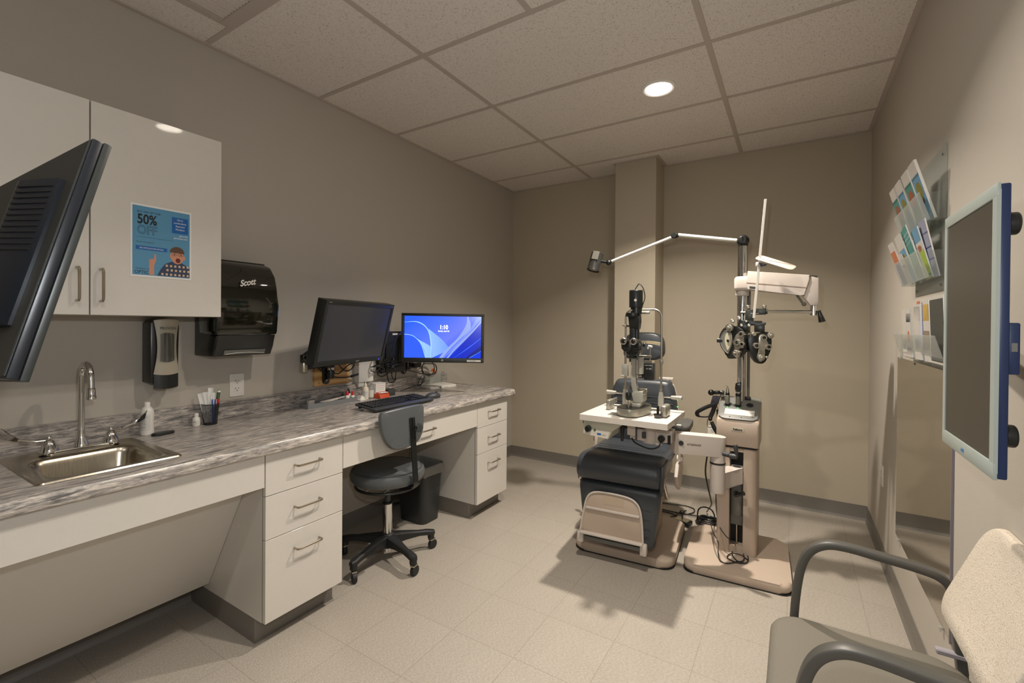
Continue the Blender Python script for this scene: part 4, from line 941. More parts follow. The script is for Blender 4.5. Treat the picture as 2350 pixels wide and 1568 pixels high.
kn = MB(); kn.prism([(.021*(1+.22*math.cos(5*q))*math.cos(q), .021*(1+.22*math.cos(5*q))*math.sin(q)) for q in [2*PI*i/40 for i in range(40)]], .020, plane_M((bx+.014, -2.118, .768), (0, 1, 0), (0, 0, 1)), bev=.003)
obj('knob', kn, dgrey, t)
obj('tension_lever', MB().tube([(sx_+.06, sy_+.02, .43), (sx_+.10, sy_-.14, .425)], .004, 8), satin, t)

# waste bin
bxx, byy = .262, -1.60
t = thing('waste_bin', 'tall black waste bin with clear liner under the counter', 'bin', (bxx, byy, 0))
def binring(w_, l_, r_, z): return [Vector((bxx+px, byy+py, z)) for px, py in rrect(w_, l_, r_, 6)]
R_ = [binring(.215, .165, .04, .004), binring(.222, .172, .042, .0), binring(.262, .212, .05, .36), binring(.268, .218, .05, .372), binring(.262, .212, .05, .372), binring(.216, .166, .04, .012)]
b = MB(); v = [[b.b.verts.new(p) for p in r] for r in R_]
for A, B in zip(v[1:], v[2:]):
    for i in range(len(A)): b.b.faces.new((A[i], A[(i+1) % len(A)], B[(i+1) % len(A)], B[i]))
b.b.faces.new(v[1][::-1]); b.b.faces.new(v[-1]); bmesh.ops.recalc_face_normals(b.b, faces=b.b.faces)
obj('bucket', b, mat('charcoal_plastic', '2c2e2f', .35), t)
ln = MB(); v = []
random.seed(3)
for (w_, z, j) in ((.272, .315, .004), (.276, .345, .003), (.276, .374, .003), (.262, .380, .003), (.246, .36, .006), (.23, .30, .008), (.20, .15, .012)):
    v.append([ln.b.verts.new(p+Vector((random.uniform(-j, j), random.uniform(-j, j), random.uniform(-j, j)*1.6))) for p in binring(w_, w_-.05, .05, z)])
for A, B in zip(v, v[1:]):
    for i in range(len(A)): ln.b.faces.new((A[i], A[(i+1) % len(A)], B[(i+1) % len(A)], B[i]))
obj('liner', ln, m_clear('crinkled_liner', 'd8d8d4', .30, .18), t)

# ================================================================== examination chair
MC = Matrix.Translation((1.57, -1.08, 0)) @ rotm('Z', math.radians(4.6))
ch_v = mat('blue_black_vinyl', '393d42', .36, bump=.12, bscale=500)
t = thing('exam_chair', 'dark reclining exam chair with beige footrest and base', 'chair', M=MC)
b = MB(); b.prism([(x, y-.025) for x, y in rrect(.56, .60, .07, 6)], .052, bev=.02, seg=4)
obj('base', b, tan, t)
obj('base_edge', MB().prism([(x, y-.025) for x, y in rrect(.565, .605, .072, 6)], .006, Matrix.Translation((0, 0, 0))), blk, t)
obj('pedestal', MB().prism([(x, y+.0) for x, y in rrect(.30, .38, .04, 4)], .34, Matrix.Translation((0, 0, .05)), bev=.01), tan, t)
obj('seat_frame', MB().box((0, -.02, .43), (.40, .50, .08), .01, 2), tan, t)
# seat cushion with a rolled, drooping front
def seatpt(s, q):
    # s: across -1..1 ; q: along profile
    prof = [(.20, .50), (.20, .555), (.10, .566), (0, .568), (-.15, .576), (-.28, .586), (-.36, .590), (-.405, .578), (-.43, .548), (-.435, .50), (-.42, .468), (-.39, .458), (-.30, .475), (0, .49), (.20, .50)]
    return prof[q]
w2 = .235
def extr(prof, w, r, name, m, skew=0, n=10, taper=0):
    # cushion: a side profile carried across the width, rounded towards both ends
    P = spline([Vector((y, z, 0)) for y, z in prof], 3, True); c = sum((p for p in P), Vector())/len(P)
    b = MB(); xs = []
    for i in range(5): q = PI/2*i/4; xs.append((-w+r*(1-math.sin(q)), r*(1-math.cos(q)) if False else r*(1-math.sin(PI/2-(PI/2-q)*1))))
    xs = [(-w+r*(1-math.cos(PI/2*i/5)), r*(1-math.sin(PI/2*i/5))) for i in range(6)]; xs = [(x, d) for x, d in xs]
    full = xs+[(-x, d) for x, d in reversed(xs)]
    rg = []
    for x, d in full:
        row = []
        for k, p in enumerate(P):
            tn = (P[(k+1) % len(P)]-P[k-1]).normalized(); nr = Vector((tn.y, -tn.x, 0))
            if nr.dot(p-c) < 0: nr = -nr
            pp = p-nr*d; row.append(b.b.verts.new((x*(1-taper*max(0, .44-pp.y)/.32), pp.x+skew*x, pp.y)))
        rg.append(row)
    for A, B in zip(rg, rg[1:]):
        for i in range(len(A)): b.b.faces.new((A[i], A[(i+1) % len(A)], B[(i+1) % len(A)], B[i]))
    b.b.faces.new(rg[0]); b.b.faces.new(rg[-1]); bmesh.ops.recalc_face_normals(b.b, faces=b.b.faces)
    return obj(name, b, m, t, sharp=50)
seat = extr([(.20, .50), (.20, .550), (.10, .562), (-.05, .566), (-.20, .576), (-.31, .588), (-.375, .586), (-.42, .562), (-.438, .515), (-.428, .470), (-.40, .455), (-.36, .475), (-.28, .50), (0, .495)], .232, .03, 'seat', ch_v)
for yy in (-.24, -.19, -.14, -.09): obj('seam', MB().tube([(-.20, yy, .583 if yy < -.2 else .577), (.20, yy, .583 if yy < -.2 else .577)], .0018, 6), vinyl, seat)
# side skirt hanging at the right front
obj('side_skirt', MB().prism([(-.43, .50), (-.425, .455), (-.405, .425), (-.38, .50), (-.10, .52), (-.10, .56), (-.40, .575)], .012, Matrix(((0, 0, 1, .226), (1, 0, 0, 0), (0, 1, 0, 0), (0, 0, 0, 1))), bev=.003), ch_v, t)
# lower leg pad behind the footrest
leg = extr([(-.335, .435), (-.365, .440), (-.392, .425), (-.402, .38), (-.400, .20), (-.392, .125), (-.36, .12), (-.33, .16), (-.325, .30)], .228, .03, 'leg_rest', ch_v, taper=.16)
for z_ in (.335, .285, .235, .19):
    for x0_, x1_ in ((-.205, -.175), (.135, .19)):
        k_ = 1-.16*max(0, .44-z_)/.32
        obj('seam', MB().tube([(x0_*k_, -.4015, z_), ((x0_+x1_)/2*k_, -.4025, z_-.002), (x1_*k_, -.4015, z_-.003)], .0022, 6), mat('seam_shadow_vinyl', '1c1e22', .5), leg)
# footrest plate
fp = MB(); out = [(-.207, .150), (-.200, .20), (-.182, .30), (-.168, .345), (-.140, .378), (-.095, .392), (0, .394), (.085, .386), (.120, .36), (.138, .32), (.146, .25), (.158, .13), (.152, .12)]
out = [(-.205, .165), (-.200, .20), (-.183, .295), (-.170, .345), (-.145, .378), (-.10, .392), (-.02, .394), (.06, .388), (.10, .370), (.122, .335), (.134, .26), (.140, .145), (.05, .150), (-.10, .158)]
XZ = lambda y: Matrix(((1, 0, 0, 0), (0, 0, -1, y), (0, 1, 0, 0), (0, 0, 0, 1)))
obj('footrest', MB().prism(out, .010, XZ(-.402), bev=.003), tan, t)
obj('footrest_rim', MB().tube([(x, -.414, z) for x, z in out[:12]], .0055, 8, smooth=3), tan2, t)
obj('footrest_ledge', MB().box((-.027, -.418, .298), (.296, .014, .012), .003, 2), tan2, t)
obj('footrest_ledge', MB().box((-.032, -.425, .158), (.345, .030, .012), .003, 2), tan2, t)
obj('paper_label', MB().box((-.02, -.4125, .355), (.11, .001, .05)), mat('faded_label', 'b9a793', .6), t)
for x0, dz in ((-.205, 0), (.142, -.0)): obj('footrest_bracket', MB().box((x0, -.405, .125+dz), (.035, .04, .06), .006, 2), tan2, t)
obj('footrest_bar', MB().box((-.03, -.395, .118), (.32, .02, .022), .003, 2), mgrey, t)
# backrest, ribbed below, and headrest
def padyz(outl, th, y0, lean, name, m, ribs=()):
    P = spline([Vector((x, z, 0)) for x, z in outl], 4, True); c = sum((p for p in P), Vector())/len(P); b = MB(); rg = []
    z0 = min(z for x, z in outl)
    for sc_, dy in ((1, 0), (1.0, -.35*th), (.985, -.75*th), (.94, -.97*th), (.85, -1.06*th), (.5, -1.10*th), (0, -1.1*th)):
        def pt(p):
            q = c+(p-c)*sc_; return (q.x, y0+dy+lean*(q.y-z0), q.y)
        rg.append([b.b.verts.new(pt(p)) for p in P] if sc_ else [b.b.verts.new(pt(c))])
    for A, B in zip(rg, rg[1:]):
        for i in range(len(A)):
            j = (i+1) % len(A)
            b.b.faces.new((A[i], A[j], B[0]) if len(B) == 1 else (A[i], A[j], B[j], B[i]))
    b.b.faces.new(rg[0][::-1]); bmesh.ops.recalc_face_normals(b.b, faces=b.b.faces)
    o = obj(name, b, m, t, sharp=50)
    for z, hw in ribs:
        obj('seam', MB().tube([(-hw, y0-1.075*th+lean*(z-z0), z), (0, y0-1.105*th+lean*(z-z0), z), (hw, y0-1.075*th+lean*(z-z0), z)], .0028, 6), mat('seam_shadow_vinyl', '1c1e22', .5), o)
    return o
back_o = [(-.235, .50), (-.240, .60), (-.232, .75), (-.215, .86), (-.195, .915), (-.16, .945), (0, .953), (.15, .950), (.185, .925), (.205, .87), (.222, .75), (.226, .60), (.220, .48), (0, .47)]
padyz(back_o, .07, .30, .06, 'backrest', ch_v, ((.80, .195), (.84, .19), (.72, .20), (.66, .205)))
obj('back_shell', MB().prism([(x*1.02, z*1.0) for x, z in back_o], .028, XZ(.335), bev=.008), tan2, t)
padyz([(-.135, 1.10), (-.142, 1.17), (-.13, 1.23), (-.09, 1.262), (0, 1.27), (.08, 1.262), (.118, 1.23), (.130, 1.17), (.122, 1.11), (.06, 1.08), (-.07, 1.08)], .06, .34, .05, 'headrest', ch_v)
obj('headrest_post', MB().box((-.03, .365, 1.03), (.05, .012, .26), .003, 1).box((.02, .365, 1.03), (.012, .012, .26)), satin, t)
obj('head_bracket', MB().box((.14, .335, .958), (.09, .03, .018), .004, 2), tan2, t)
for z in (.833, .787): obj('status_light', MB().ball((.222, .262, z), .004, 10), mat('green_led', '30ff60', .3, emit=2.5), t)
for s_ in (-1, 1):
    x = s_*.262-.0
    obj('hinge_arm', MB().prism([(.16, .44), (.12, .47), (.02, .50), (-.05, .50), (-.10, .44), (-.06, .37), (.02, .33), (.10, .36)], .022, Matrix(((0, 0, 1, x-.011), (1, 0, 0, 0), (0, 1, 0, 0), (0, 0, 0, 1))), bev=.006), tan2, t)
    obj('hinge_link', MB().box((x, .075, .545), (.020, .040, .14), .008, 2).cyl((x-.016, .08, .50), (x+.016, .08, .50), .022), tan2, t)
    obj('arm_post', MB().cyl((x+s_*.02, .10, .54), (x+s_*.02, .10, .70), .009).box((x+s_*.02, .10, .66), (.02, .022, .05), .004, 2), satin, t)
    if s_ > 0: obj('armrest', MB().prism(rrect(.075, .26, .035, 6), .035, Matrix.Translation((x+.03, .05, .70)), bev=.014, seg=4), mat('grey_armrest_vinyl', '4a4a48', .45), t)
obj('release_lever', MB().cyl((.165, .06, .36), (.185, .10, .235), .010, .016, seg=16, bev=.003), chrome, t)
# ================================================================== instrument stand
def TT(*p): return Vector(p)
t = thing('instrument_stand', 'beige upright instrument stand with console, chrome pole and swing arms', 'stand', (2.15, -1.0, 0))
Mb = Matrix.Translation((2.152, -1.045, 0)) @ rotm('Z', math.radians(3))
obj('base', MB().prism(rrect(.505, .555, .055, 6), .050, Mb, bev=.022, seg=4), tan, t)
obj('base_edge', MB().prism(rrect(.512, .562, .058, 6), .006, Mb), blk, t)
def colpoly(x0, x1, y0, y1, r0, r1, n=6):
    o = []
    for cx_, cy_, r, a in ((x0+r0, y0+r0, r0, 180), (x1-r1, y0+r1, r1, 270)):
        for i in range(n+1): q = math.radians(a+90*i/n); o.append((cx_+r*math.cos(q), cy_+r*math.sin(q)))
    return o+[(x1, y1), (x0, y1)]
c = MB()
c.prism(colpoly(2.047, 2.114, -1.092, -.88, .02, .004), .595, Matrix.Translation((0, 0, .045)))
c.prism(colpoly(2.181, 2.248, -1.092, -.88, .004, .03), .595, Matrix.Translation((0, 0, .045)))
c.b2((2.10, -1.03, .045), (2.195, -.88, .64)); c.b2((2.112, -1.088, .045), (2.183, -1.0, .095)); c.b2((2.112, -1.088, .618), (2.183, -1.0, .64))
obj('column', c, tan, t)
obj('slot_liner', MB().b2((2.115, -1.035, .096), (2.180, -1.0305, .617)), mat('deep_black', '050505', .6), t)
obj('carriage', MB().cyl((2.148, -1.062, .26), (2.148, -1.062, .46), .031, bev=.003, seg=32).b2((2.118, -1.07, .205), (2.178, -1.04, .30), .003, 2), mgrey, t)
obj('guide_rod', MB().cyl((2.148, -1.05, .096), (2.148, -1.05, .22), .0055), satin, t)
obj('clamp_lever', MB().cyl((2.148, -1.09, .388), (2.148, -1.115, .388), .014).tube([(2.148, -1.115, .388), (2.190, -1.13, .408)], [.009, .011], 12), blk, t)
# console
cp = [(-1.100, .662), (-1.100, .775), (-1.094, .793), (-.915, .884), (-.895, .886), (-.885, .878), (-.885, .645), (-1.08, .645), (-1.094, .650)]
YZ = lambda x: Matrix(((0, 0, 1, x), (1, 0, 0, 0), (0, 1, 0, 0), (0, 0, 0, 1)))
obj('console', MB().prism(cp, .216, YZ(2.042), bev=.014, seg=3), tan, t)
obj('console_gasket', MB().prism(colpoly(2.046, 2.252, -1.096, -.89, .012, .03), .006, Matrix.Translation((0, 0, .640))), blk, t)
# sloped grey control panel
yv = Vector((0, .179, .091)).normalized(); PM = plane_M((2.150, -1.0, .8435), (1, 0, 0), yv)
pp = [(-.104, .105), (-.104, -.055), (-.098, -.088), (-.08, -.104), (-.06, -.108), (.06, -.108), (.08, -.104), (.098, -.088), (.104, -.055), (.104, .105)]
obj('control_panel', MB().prism(pp, .008, PM, bev=.002), mgrey, t)
kp = obj('keypad', MB().prism(rrect(.150, .052, .002, 2), .0012, PM @ Matrix.Translation((.005, -.045, .008))), mat('pale_keypad', 'cfc9bd', .5), t)
b = MB()
for kx, ky in ((-.052, .012), (-.052, -.010), (-.03, -.008), (-.03, .004), (-.006, .014), (-.006, -.004), (.042, .006), (.062, .012), (.06, -.012), (.038, -.016)): b.cyl((kx, ky, 0), (kx, ky, .0015), .0065, seg=16)
bmesh.ops.transform(b.b, matrix=PM @ Matrix.Translation((.005, -.045, .0092)), verts=b.b.verts); obj('buttons', b, white2, kp)
for hx, hy in ((-.063, .018), (-.008, .018), (.052, .030)):
    obj('well_ring', MB().cyl(PM @ TT(hx, hy, .006), PM @ TT(hx, hy, .011), .021, .019, seg=28), dgrey, t)
    obj('well', MB().cyl(PM @ TT(hx, hy, .0112), PM @ TT(hx, hy, .0118), .0155, seg=24), mat('deep_black', '050505', .6), t)
for hx in (-.061, -.006): obj('charge_light', MB().ball(PM @ TT(hx, -.008, .010), .0032, 10), mat('green_led', '30ff60', .3, emit=2.5), t)
for hx in (-.04, .018): obj('screw', MB().cyl(PM @ TT(hx, -.09, .008), PM @ TT(hx, -.09, .0095), .003, seg=10), blk, t)
obj('nameplate', MB().box((2.152, -1.1008, .745), (.062, .002, .017)), mat('pale_nameplate', 'bfb9a8', .4), t)
text('lettering', 'Reliance', .0155, plane_M((2.152, -1.1019, .7395), (1, 0, 0), (0, 0, 1)), blk, t, 'CENTER', offset=.0006, sx=.88)
# pole
px, py = 2.153, -.925
obj('pole', MB().cyl((px, py, .85), (px, py, 1.30), .0235, seg=36).cyl((px, py, 1.28), (px, py, 1.783), .0275, seg=36), chrome, t)
obj('pole_conduit', MB().cyl((px+.035, py+.01, .85), (px+.035, py+.01, 1.56), .008, seg=12), mgrey, t)
obj('conduit_foot', MB().box((px+.035, py+.005, .895), (.028, .028, .022), .004, 2), blk, t)
# overhead lamp
j0, j1, j2, hd = TT(px, py, 1.815), at(1549, 541, y=-.975), at(1397, 603, y=-1.02), at(1367, 600, y=-1.03)
obj('lamp_joint', MB().ball(j0, .034, 28).cyl(j0-TT(0, 0, .036), j0-TT(0, 0, .02), .027), blk, t)
obj('joint_knob', MB().cyl(j0+TT(.0, -.03, 0), j0+TT(.0, -.042, .0), .022, seg=20, bev=.003).box((j0+TT(0, -.044, 0))[:], (.006, .008, .036), .002, 1, ), blk, t)
obj('lamp_arm', MB().cyl(j0+TT(-.03, 0, .004), j1+TT(.02, 0, .002), .0105, seg=20), white2, t)
obj('lamp_arm', MB().cyl(j1+TT(-.02, 0, -.008), j2+TT(.02, 0, .008), .0085, seg=20), white2, t)
obj('lamp_elbow', MB().ball(j1, .021, 20, (1.25, 1, .85), ).cyl(j1+TT(0, -.018, 0), j1+TT(0, -.026, 0), .014, seg=16), blk, t)
obj('lamp_wrist', MB().ball(j2, .019, 20).cyl(j2, hd+TT(.03, 0, .0), .009), blk, t)
hx_ = TT(.20, .22, 1).normalized(); Hm = Matrix.Translation(hd) @ frame(hx_, (1, 0, 0))
lh = MB(); lh.lathe([(0, .062), (.036, .060), (.041, .054), (.0415, -.055), (.044, -.063), (.043, -.066), (.038, -.064), (.037, -.050), (0, -.050)], (0, 0, 0), seg=36); bmesh.ops.transform(lh.b, matrix=Hm, verts=lh.b.verts)
hd_o = obj('lamp_head', lh, mat('graphite_lamp_shell', '2a2a28', .28), t)
obj('lamp_glass', MB().cyl(Hm @ TT(0, 0, -.053), Hm @ TT(0, 0, -.056), .036, seg=32), mat('frosted_lamp_glass', 'b5ac90', .3), hd_o)
obj('lamp_plate', MB().box((.006, -.039, .028), (.043, .012, .056), .002, 1, M=Hm), mat('grey_lamp_plate', '6a6860', .4), hd_o)
# arm that carries the phoropter
obj('arm_collar', MB().b2((2.112, -.975, 1.520), (2.21, -.885, 1.605), .02, 4).cyl((px, py, 1.492), (px, py, 1.522), .036, bev=.004, seg=32), tan2, t)
XZ2 = lambda y: Matrix(((1, 0, 0, 0), (0, 0, -1, y), (0, 1, 0, 0), (0, 0, 0, 1)))
def PX(pts, y): return [(at(u, v, y=y).x, at(u, v, y=y).z) for u, v in pts]
ya = -1.02
obj('swing_arm_box', MB().prism(PX([(1716, 622), (1859, 631), (1855, 640), (1847, 678), (1838, 678), (1716, 665), (1714, 655), (1713, 640)], ya), .085, XZ2(ya+.085), bev=.004), tan2, t)
obj('arm_groove', MB().prism(PX([(1713, 650), (1852, 661), (1852, 659.5), (1713, 648)], ya), .0865, XZ2(ya+.0855)), mat('arm_groove_shadow', '9a8676', .5), t)
obj('arm_nameplate', MB().prism(PX([(1720, 657), (1740, 659), (1740, 664.5), (1720, 662.5)], ya), .0865, XZ2(ya+.086)), dgrey, t)
obj('arm_head', MB().prism(PX([(1861, 634), (1879, 638), (1879.5, 640), (1879, 690), (1876, 701), (1860, 701), (1842, 680), (1850, 677), (1856, 655)], ya+.005), .075, XZ2(ya+.08), bev=.004), tan2, t)
obj('arm_slot', MB().prism(PX([(1860, 631.5), (1876, 633), (1876, 636), (1860, 634)], ya), .06, XZ2(ya+.07)), blk, t)
obj('tension_link', MB().tube([at(1828, 677, y=-1.0), at(1845, 700, y=-1.0)], .010, 10, sc=(1, .6)).ball(at(1845, 698, y=-1.015), .012, 14), mgrey, t)
hx0 = at(1867, 700, y=-.98); obj('hanger_shaft', MB().cyl(hx0+TT(0, 0, .01), TT(hx0.x, hx0.y, at(1867, 724, y=-.98).z), .0165, seg=24), chrome, t)
g0, g1 = at(1879, 713, y=-.99), at(1887, 739, y=-1.0); obj('release_handle', MB().cyl(g0, g1, .008, .0165, seg=20, bev=.003), blk, t)
# swivel arm for the slit lamp table
tx, ty = 2.076, -1.285
AR = Matrix.Translation((tx, ty, .685)) @ rotm('Z', .52) @ rotm('Y', .075) @ Matrix.Translation((0, 0, -.685))
obj('table_arm', MB().prism([(x, y) for x, y in ([(-.235, -.037), (-.235, .037)]+[(.037*math.cos(q), .037*math.sin(q)) for q in [PI/2-PI*k/12 for k in range(13)]])], .105, AR @ Matrix.Translation((0, 0, .632)), bev=.004), tan2, t)
obj('table_arm_post', MB().cyl((tx, ty, .44), (tx, ty, .735), .0365, seg=40, bev=.004), tan2, t)
obj('post_ring', MB().cyl((tx, ty, .592), (tx, ty, .600), .0385, seg=40), blk, t)
obj('post_bracket', MB().prism([(tx-.0, ty-.03), (2.160, -1.12), (2.180, -1.10), (2.178, -1.04), (2.118, -1.04), (2.09, -1.12), (tx-.03, ty+.02)], .088, Matrix.Translation((0, 0, .445)), bev=.004), tan2, t)
obj('bracket_cap', MB().lathe([(0, .004), (.014, .004), (.016, 0)], (2.150, -1.085, .533), sx=1.3), dgrey, t)
obj('arm_lock', MB().tube([(tx+.03, ty-.03, .655), (tx+.062, ty-.045, .655)], .012, 12).cyl((tx+.06, ty-.045, .652), (tx+.098, ty-.05, .655), .013, bev=.004).cyl((tx+.095, ty-.05, .652), (tx+.088, ty-.05, .715), .008, .011, bev=.003), dgrey, t)
AF = AR @ Matrix(((1, 0, 0, 0), (0, 0, -1, -.0374), (0, 1, 0, 0), (0, 0, 0, 1)))
text('lettering', 'ACT-ELEGANCE', .0135, AF @ Matrix.Translation((-.175, .682, 0)), mat('label_brown_print', '66594c', .5), t, shear=.3, offset=.0004, sx=.75)
obj('arm_plug', MB().cyl(AF @ TT(-.205, .69, 0), AF @ TT(-.205, .69, .003), .0125, seg=24), dgrey, t)
XF = Matrix.Translation((.1374, -.2218, .0750)) @ Matrix.Scale(.943, 4)  # scales linkage, table and slit lamp about the camera position, bringing them nearer
obj('arm_switch', MB().box((1.836, ty-.040, .690), (.017, .008, .05), .002, 1), blk, t)
# parallelogram linkage under the table
lk = MB(); lk.prism([(1.625, ty-.055), (1.70, ty-.075), (1.85, ty-.038), (1.85, ty+.035), (1.70, ty+.05), (1.625, ty+.04)], .068, Matrix.Translation((0, 0, .672)), bev=.004)
lk.prism([(1.618, ty-.085), (1.665, ty-.09), (1.665, ty+.04), (1.618, ty+.04)], .075, Matrix.Translation((0, 0, .698)), bev=.004); lk.cyl((1.735, ty-.035, .660), (1.735, ty-.035, .762), .042, seg=32, bev=.004)
obj('linkage', lk, tan2, t)
obj('linkage_joint', MB().b2((1.70, ty-.085, .69), (1.72, ty-.07, .725)).cyl((1.735, ty-.035, .762), (1.735, ty-.035, .772), .022, seg=24).b2((1.665, ty-.088, .675), (1.6675, ty-.05, .775)), dgrey, t)
obj('socket', MB().cyl((1.800, ty-.052, .695), (1.800, ty-.066, .695), .019, seg=20, bev=.002), blk, t)
obj('socket_tag', MB().box((1.788, ty-.075, .668), (.030, .004, .014), .001, 1, M=None), whitep, t)
obj('lock_handle', MB().cyl((1.588, ty-.07, .735), (1.62, ty-.07, .735), .009).cyl((1.588, ty-.075, .745), (1.583, ty-.07, .655), .012, .008, bev=.003), blk, t)
obj('wiring', MB().tube([(1.64, ty-.07, .680), (1.66, ty-.09, .665), (1.70, ty-.095, .650), (1.75, ty-.09, .640), (1.79, ty-.085, .655), (1.80, ty-.07, .68)], .004, 8, smooth=6), blk, t)
# table top
top = obj('table_top', MB().b2((1.398, -1.536, .786), (1.876, -1.112, .820), .0015, 1), mat('white_table_laminate', 'cdc6bd', .3), t)
obj('mat_patch', MB().b2((1.535, -1.475, .8201), (1.625, -1.395, .8206)), mgrey, top)
obj('table_rail', MB().cyl((1.66, -1.33, .777), (1.90, -1.33, .777), .006).b2((1.64, -1.45, .778), (1.84, -1.2, .786)), satin, t)
# power supply box with its dial
ps = MB(); ps.prism([(1.410, .786), (1.412, .712), (1.418, .706), (1.555, .694), (1.562, .700), (1.575, .74), (1.63, .776), (1.635, .786)], .16, XZ2(-1.35), bev=.003)
po = obj('power_supply', ps, mat('pale_grey_green_plastic', 'b7b5a3', .4), t)
obj('dial_panel', MB().prism([(1.415, .742), (1.412, .712), (1.418, .707), (1.553, .695), (1.566, .738)], .002, XZ2(-1.510)), mat('pale_keypad', 'cfc9bd', .5), po)
obj('dial', MB().cyl((1.442, -1.510, .739), (1.442, -1.530, .739), .019, .016, seg=24, bev=.002).box((1.442, -1.533, .739), (.006, .006, .034), .001, 1), blk, po)
obj('indicator', MB().cyl((1.480, -1.510, .735), (1.480, -1.515, .735), .006, seg=14), mat('green_button', '2d5a2a', .4), po)
obj('sticker', MB().box((1.505, -1.5125, .716), (.022, .001, .010)), fdb, po); text('lettering', 'HAAG', .008, plane_M((1.520, -1.5126, .711), (1, 0, 0), (0, 0, 1)), labt, po)
obj('side_knob', MB().cyl((1.412, -1.46, .765), (1.392, -1.46, .765), .016, bev=.003), blk, po)

# ---------------------------------------------------------------- slit lamp on the table
zt = .8202; gm = mat('champagne_grey_metal', '98958a', .35, .6); gm2 = mat('light_grey_enamel', 'a09e94', .38)
t = thing('slit_lamp', 'slit lamp microscope with black eyepieces standing on white table', 'microscope', XF @ Vector((1.65, -1.32, zt)))
Mb = Matrix.Translation((1.662, -1.375, zt+.004)) @ rotm('Z', -.25)
obj('base_stage', MB().prism([(.075*math.copysign(abs(math.cos(q))**.75, math.cos(q))*(.87-.13*math.sin(q)), .125*math.copysign(abs(math.sin(q))**.75, math.sin(q))) for q in [2*PI*k/40 for k in range(40)]], .042, Mb, bev=.004), gm, t)
obj('stage_top', MB().prism([(.074*math.copysign(abs(math.cos(q))**.75, math.cos(q))*(.87-.13*math.sin(q)), .123*math.copysign(abs(math.sin(q))**.75, math.sin(q))) for q in [2*PI*k/40 for k in range(40)]], .003, Mb @ Matrix.Translation((0, 0, .042))), mat('dark_slide_plate', '2f2f2c', .3), t)
zs = zt+.049
obj('foot_block', MB().box((1.668, -1.375, zs+.009), (.075, .10, .018), .003, 2), gm2, t)
obj('drive_housing', MB().prism([(1.660, zs+.018), (1.705, zs+.018), (1.712, zs+.03), (1.712, zs+.085), (1.66, zs+.082), (1.648, zs+.07)], .085, XZ2(-1.315), bev=.006, seg=3), gm2, t)
obj('joystick', MB().lathe([(0, 0), (.010, .001), (.012, .01), (.011, .035), (.014, .045)], (1.650, -1.455, zs-.004), seg=24), satin, t)
obj('joystick_grip', MB().lathe([(.0145, 0), (.0165, .004), (.0165, .034), (.014, .040), (0, .041)], (1.650, -1.455, zs+.041), seg=24), blk, t)
obj('rail_rod', MB().cyl((1.50, -1.30, zt+.020), (1.82, -1.30, zt+.020), .0065).cyl((1.50, -1.275, zt+.014), (1.60, -1.275, zt+.014), .004), chrome, t)
obj('gear_cover', MB().box((1.492, -1.30, zt+.029), (.026, .075, .058), .006, 3).box((1.500, -1.24, zt+.045), (.008, .07, .030), .003, 1), gm, t)
obj('gear_cover', MB().box((1.820, -1.345, zt+.033), (.034, .10, .064), .010, 3), gm, t)
obj('roller', MB().cyl((1.795, -1.408, zt+.004), (1.795, -1.408, zt+.022), .0195, .022, seg=28, bev=.003).cyl((1.79, -1.385, zt+.02), (1.79, -1.385, zt+.06), .007), blk_g, t)
# head frame: foot posts, uprights, top bow, handles, chin rest and forehead band
yu = -1.185
xl, xr = 1.545, 1.757
for x, s_ in ((xl, -1), (xr, 1)):
    obj('frame_foot', MB().prism([(x-.016, zt+.0), (x+.014, zt+.0), (x+.017, zt+.075), (x+.010, zt+.110), (x-.010, zt+.110), (x-.014, zt+.075)], .022, XZ2(yu+.011), bev=.004), gm2, t)
    obj('grab_rod', MB().cyl((x, yu, zt+.083), (x+s_*.065, yu, zt+.083), .0045), chrome, t)
    obj('grab_handle', MB().cyl((x+s_*.055, yu, zt+.083), (x+s_*.118, yu, zt+.083), .010, .0135, seg=24, bev=.005), gm2, t)
r_ = .0065; zb = at(1480, 711, y=yu).z
pts = [(xl, yu, zt+.10), (xl, yu, zb-.055)]+[(xl+.045-.045*math.cos(q), yu, zb-.045+.045*math.sin(q)) for q in [PI/2*k/6 for k in range(1, 7)]]+[(xr-.045+.045*math.sin(q), yu, zb-.045+.045*math.cos(q)) for q in [PI/2*k/6 for k in range(0, 7)]]+[(xr, yu, zb-.06), (xr, yu, zt+.10)]
obj('head_frame', MB().tube(pts, r_, 12), satin, t)
obj('frame_collar', MB().box((xr, yu, zt+.285), (.020, .020, .028), .003, 2).cyl((xr, yu, zt+.105), (xr, yu, zt+.128), .010).cyl((xl, yu, zt+.105), (xl, yu, zt+.128), .010), gm, t)
obj('forehead_band', MB().sheet(lambda u, v: Vector((xl+u*(xr-xl), yu+.045*math.sin(PI*u), zt+.385+.010*math.sin(PI*u)+(v-.5)*.017)), 16, 1, .004), mat('cream_band', 'd9cba6', .5), t)
obj('chin_rest', MB().box((1.650, yu-.01, zt+.205), (.085, .05, .012), .005, 2).cyl((1.60, yu-.01, zt+.17), (1.60, yu-.01, zt+.2), .006), gm2, t)
obj('canthus_sleeve', MB().box((xl, yu-.004, zt+.225), (.038, .026, .075), .006, 2).cyl((xl-.02, yu-.02, zt+.19), (xl+.0, yu-.02, zt+.19), .006), gm2, t)
obj('frame_lamp', MB().cyl((1.64, yu-.012, zb-.018), (1.69, yu-.012, zb-.018), .009, bev=.003), gm2, t)
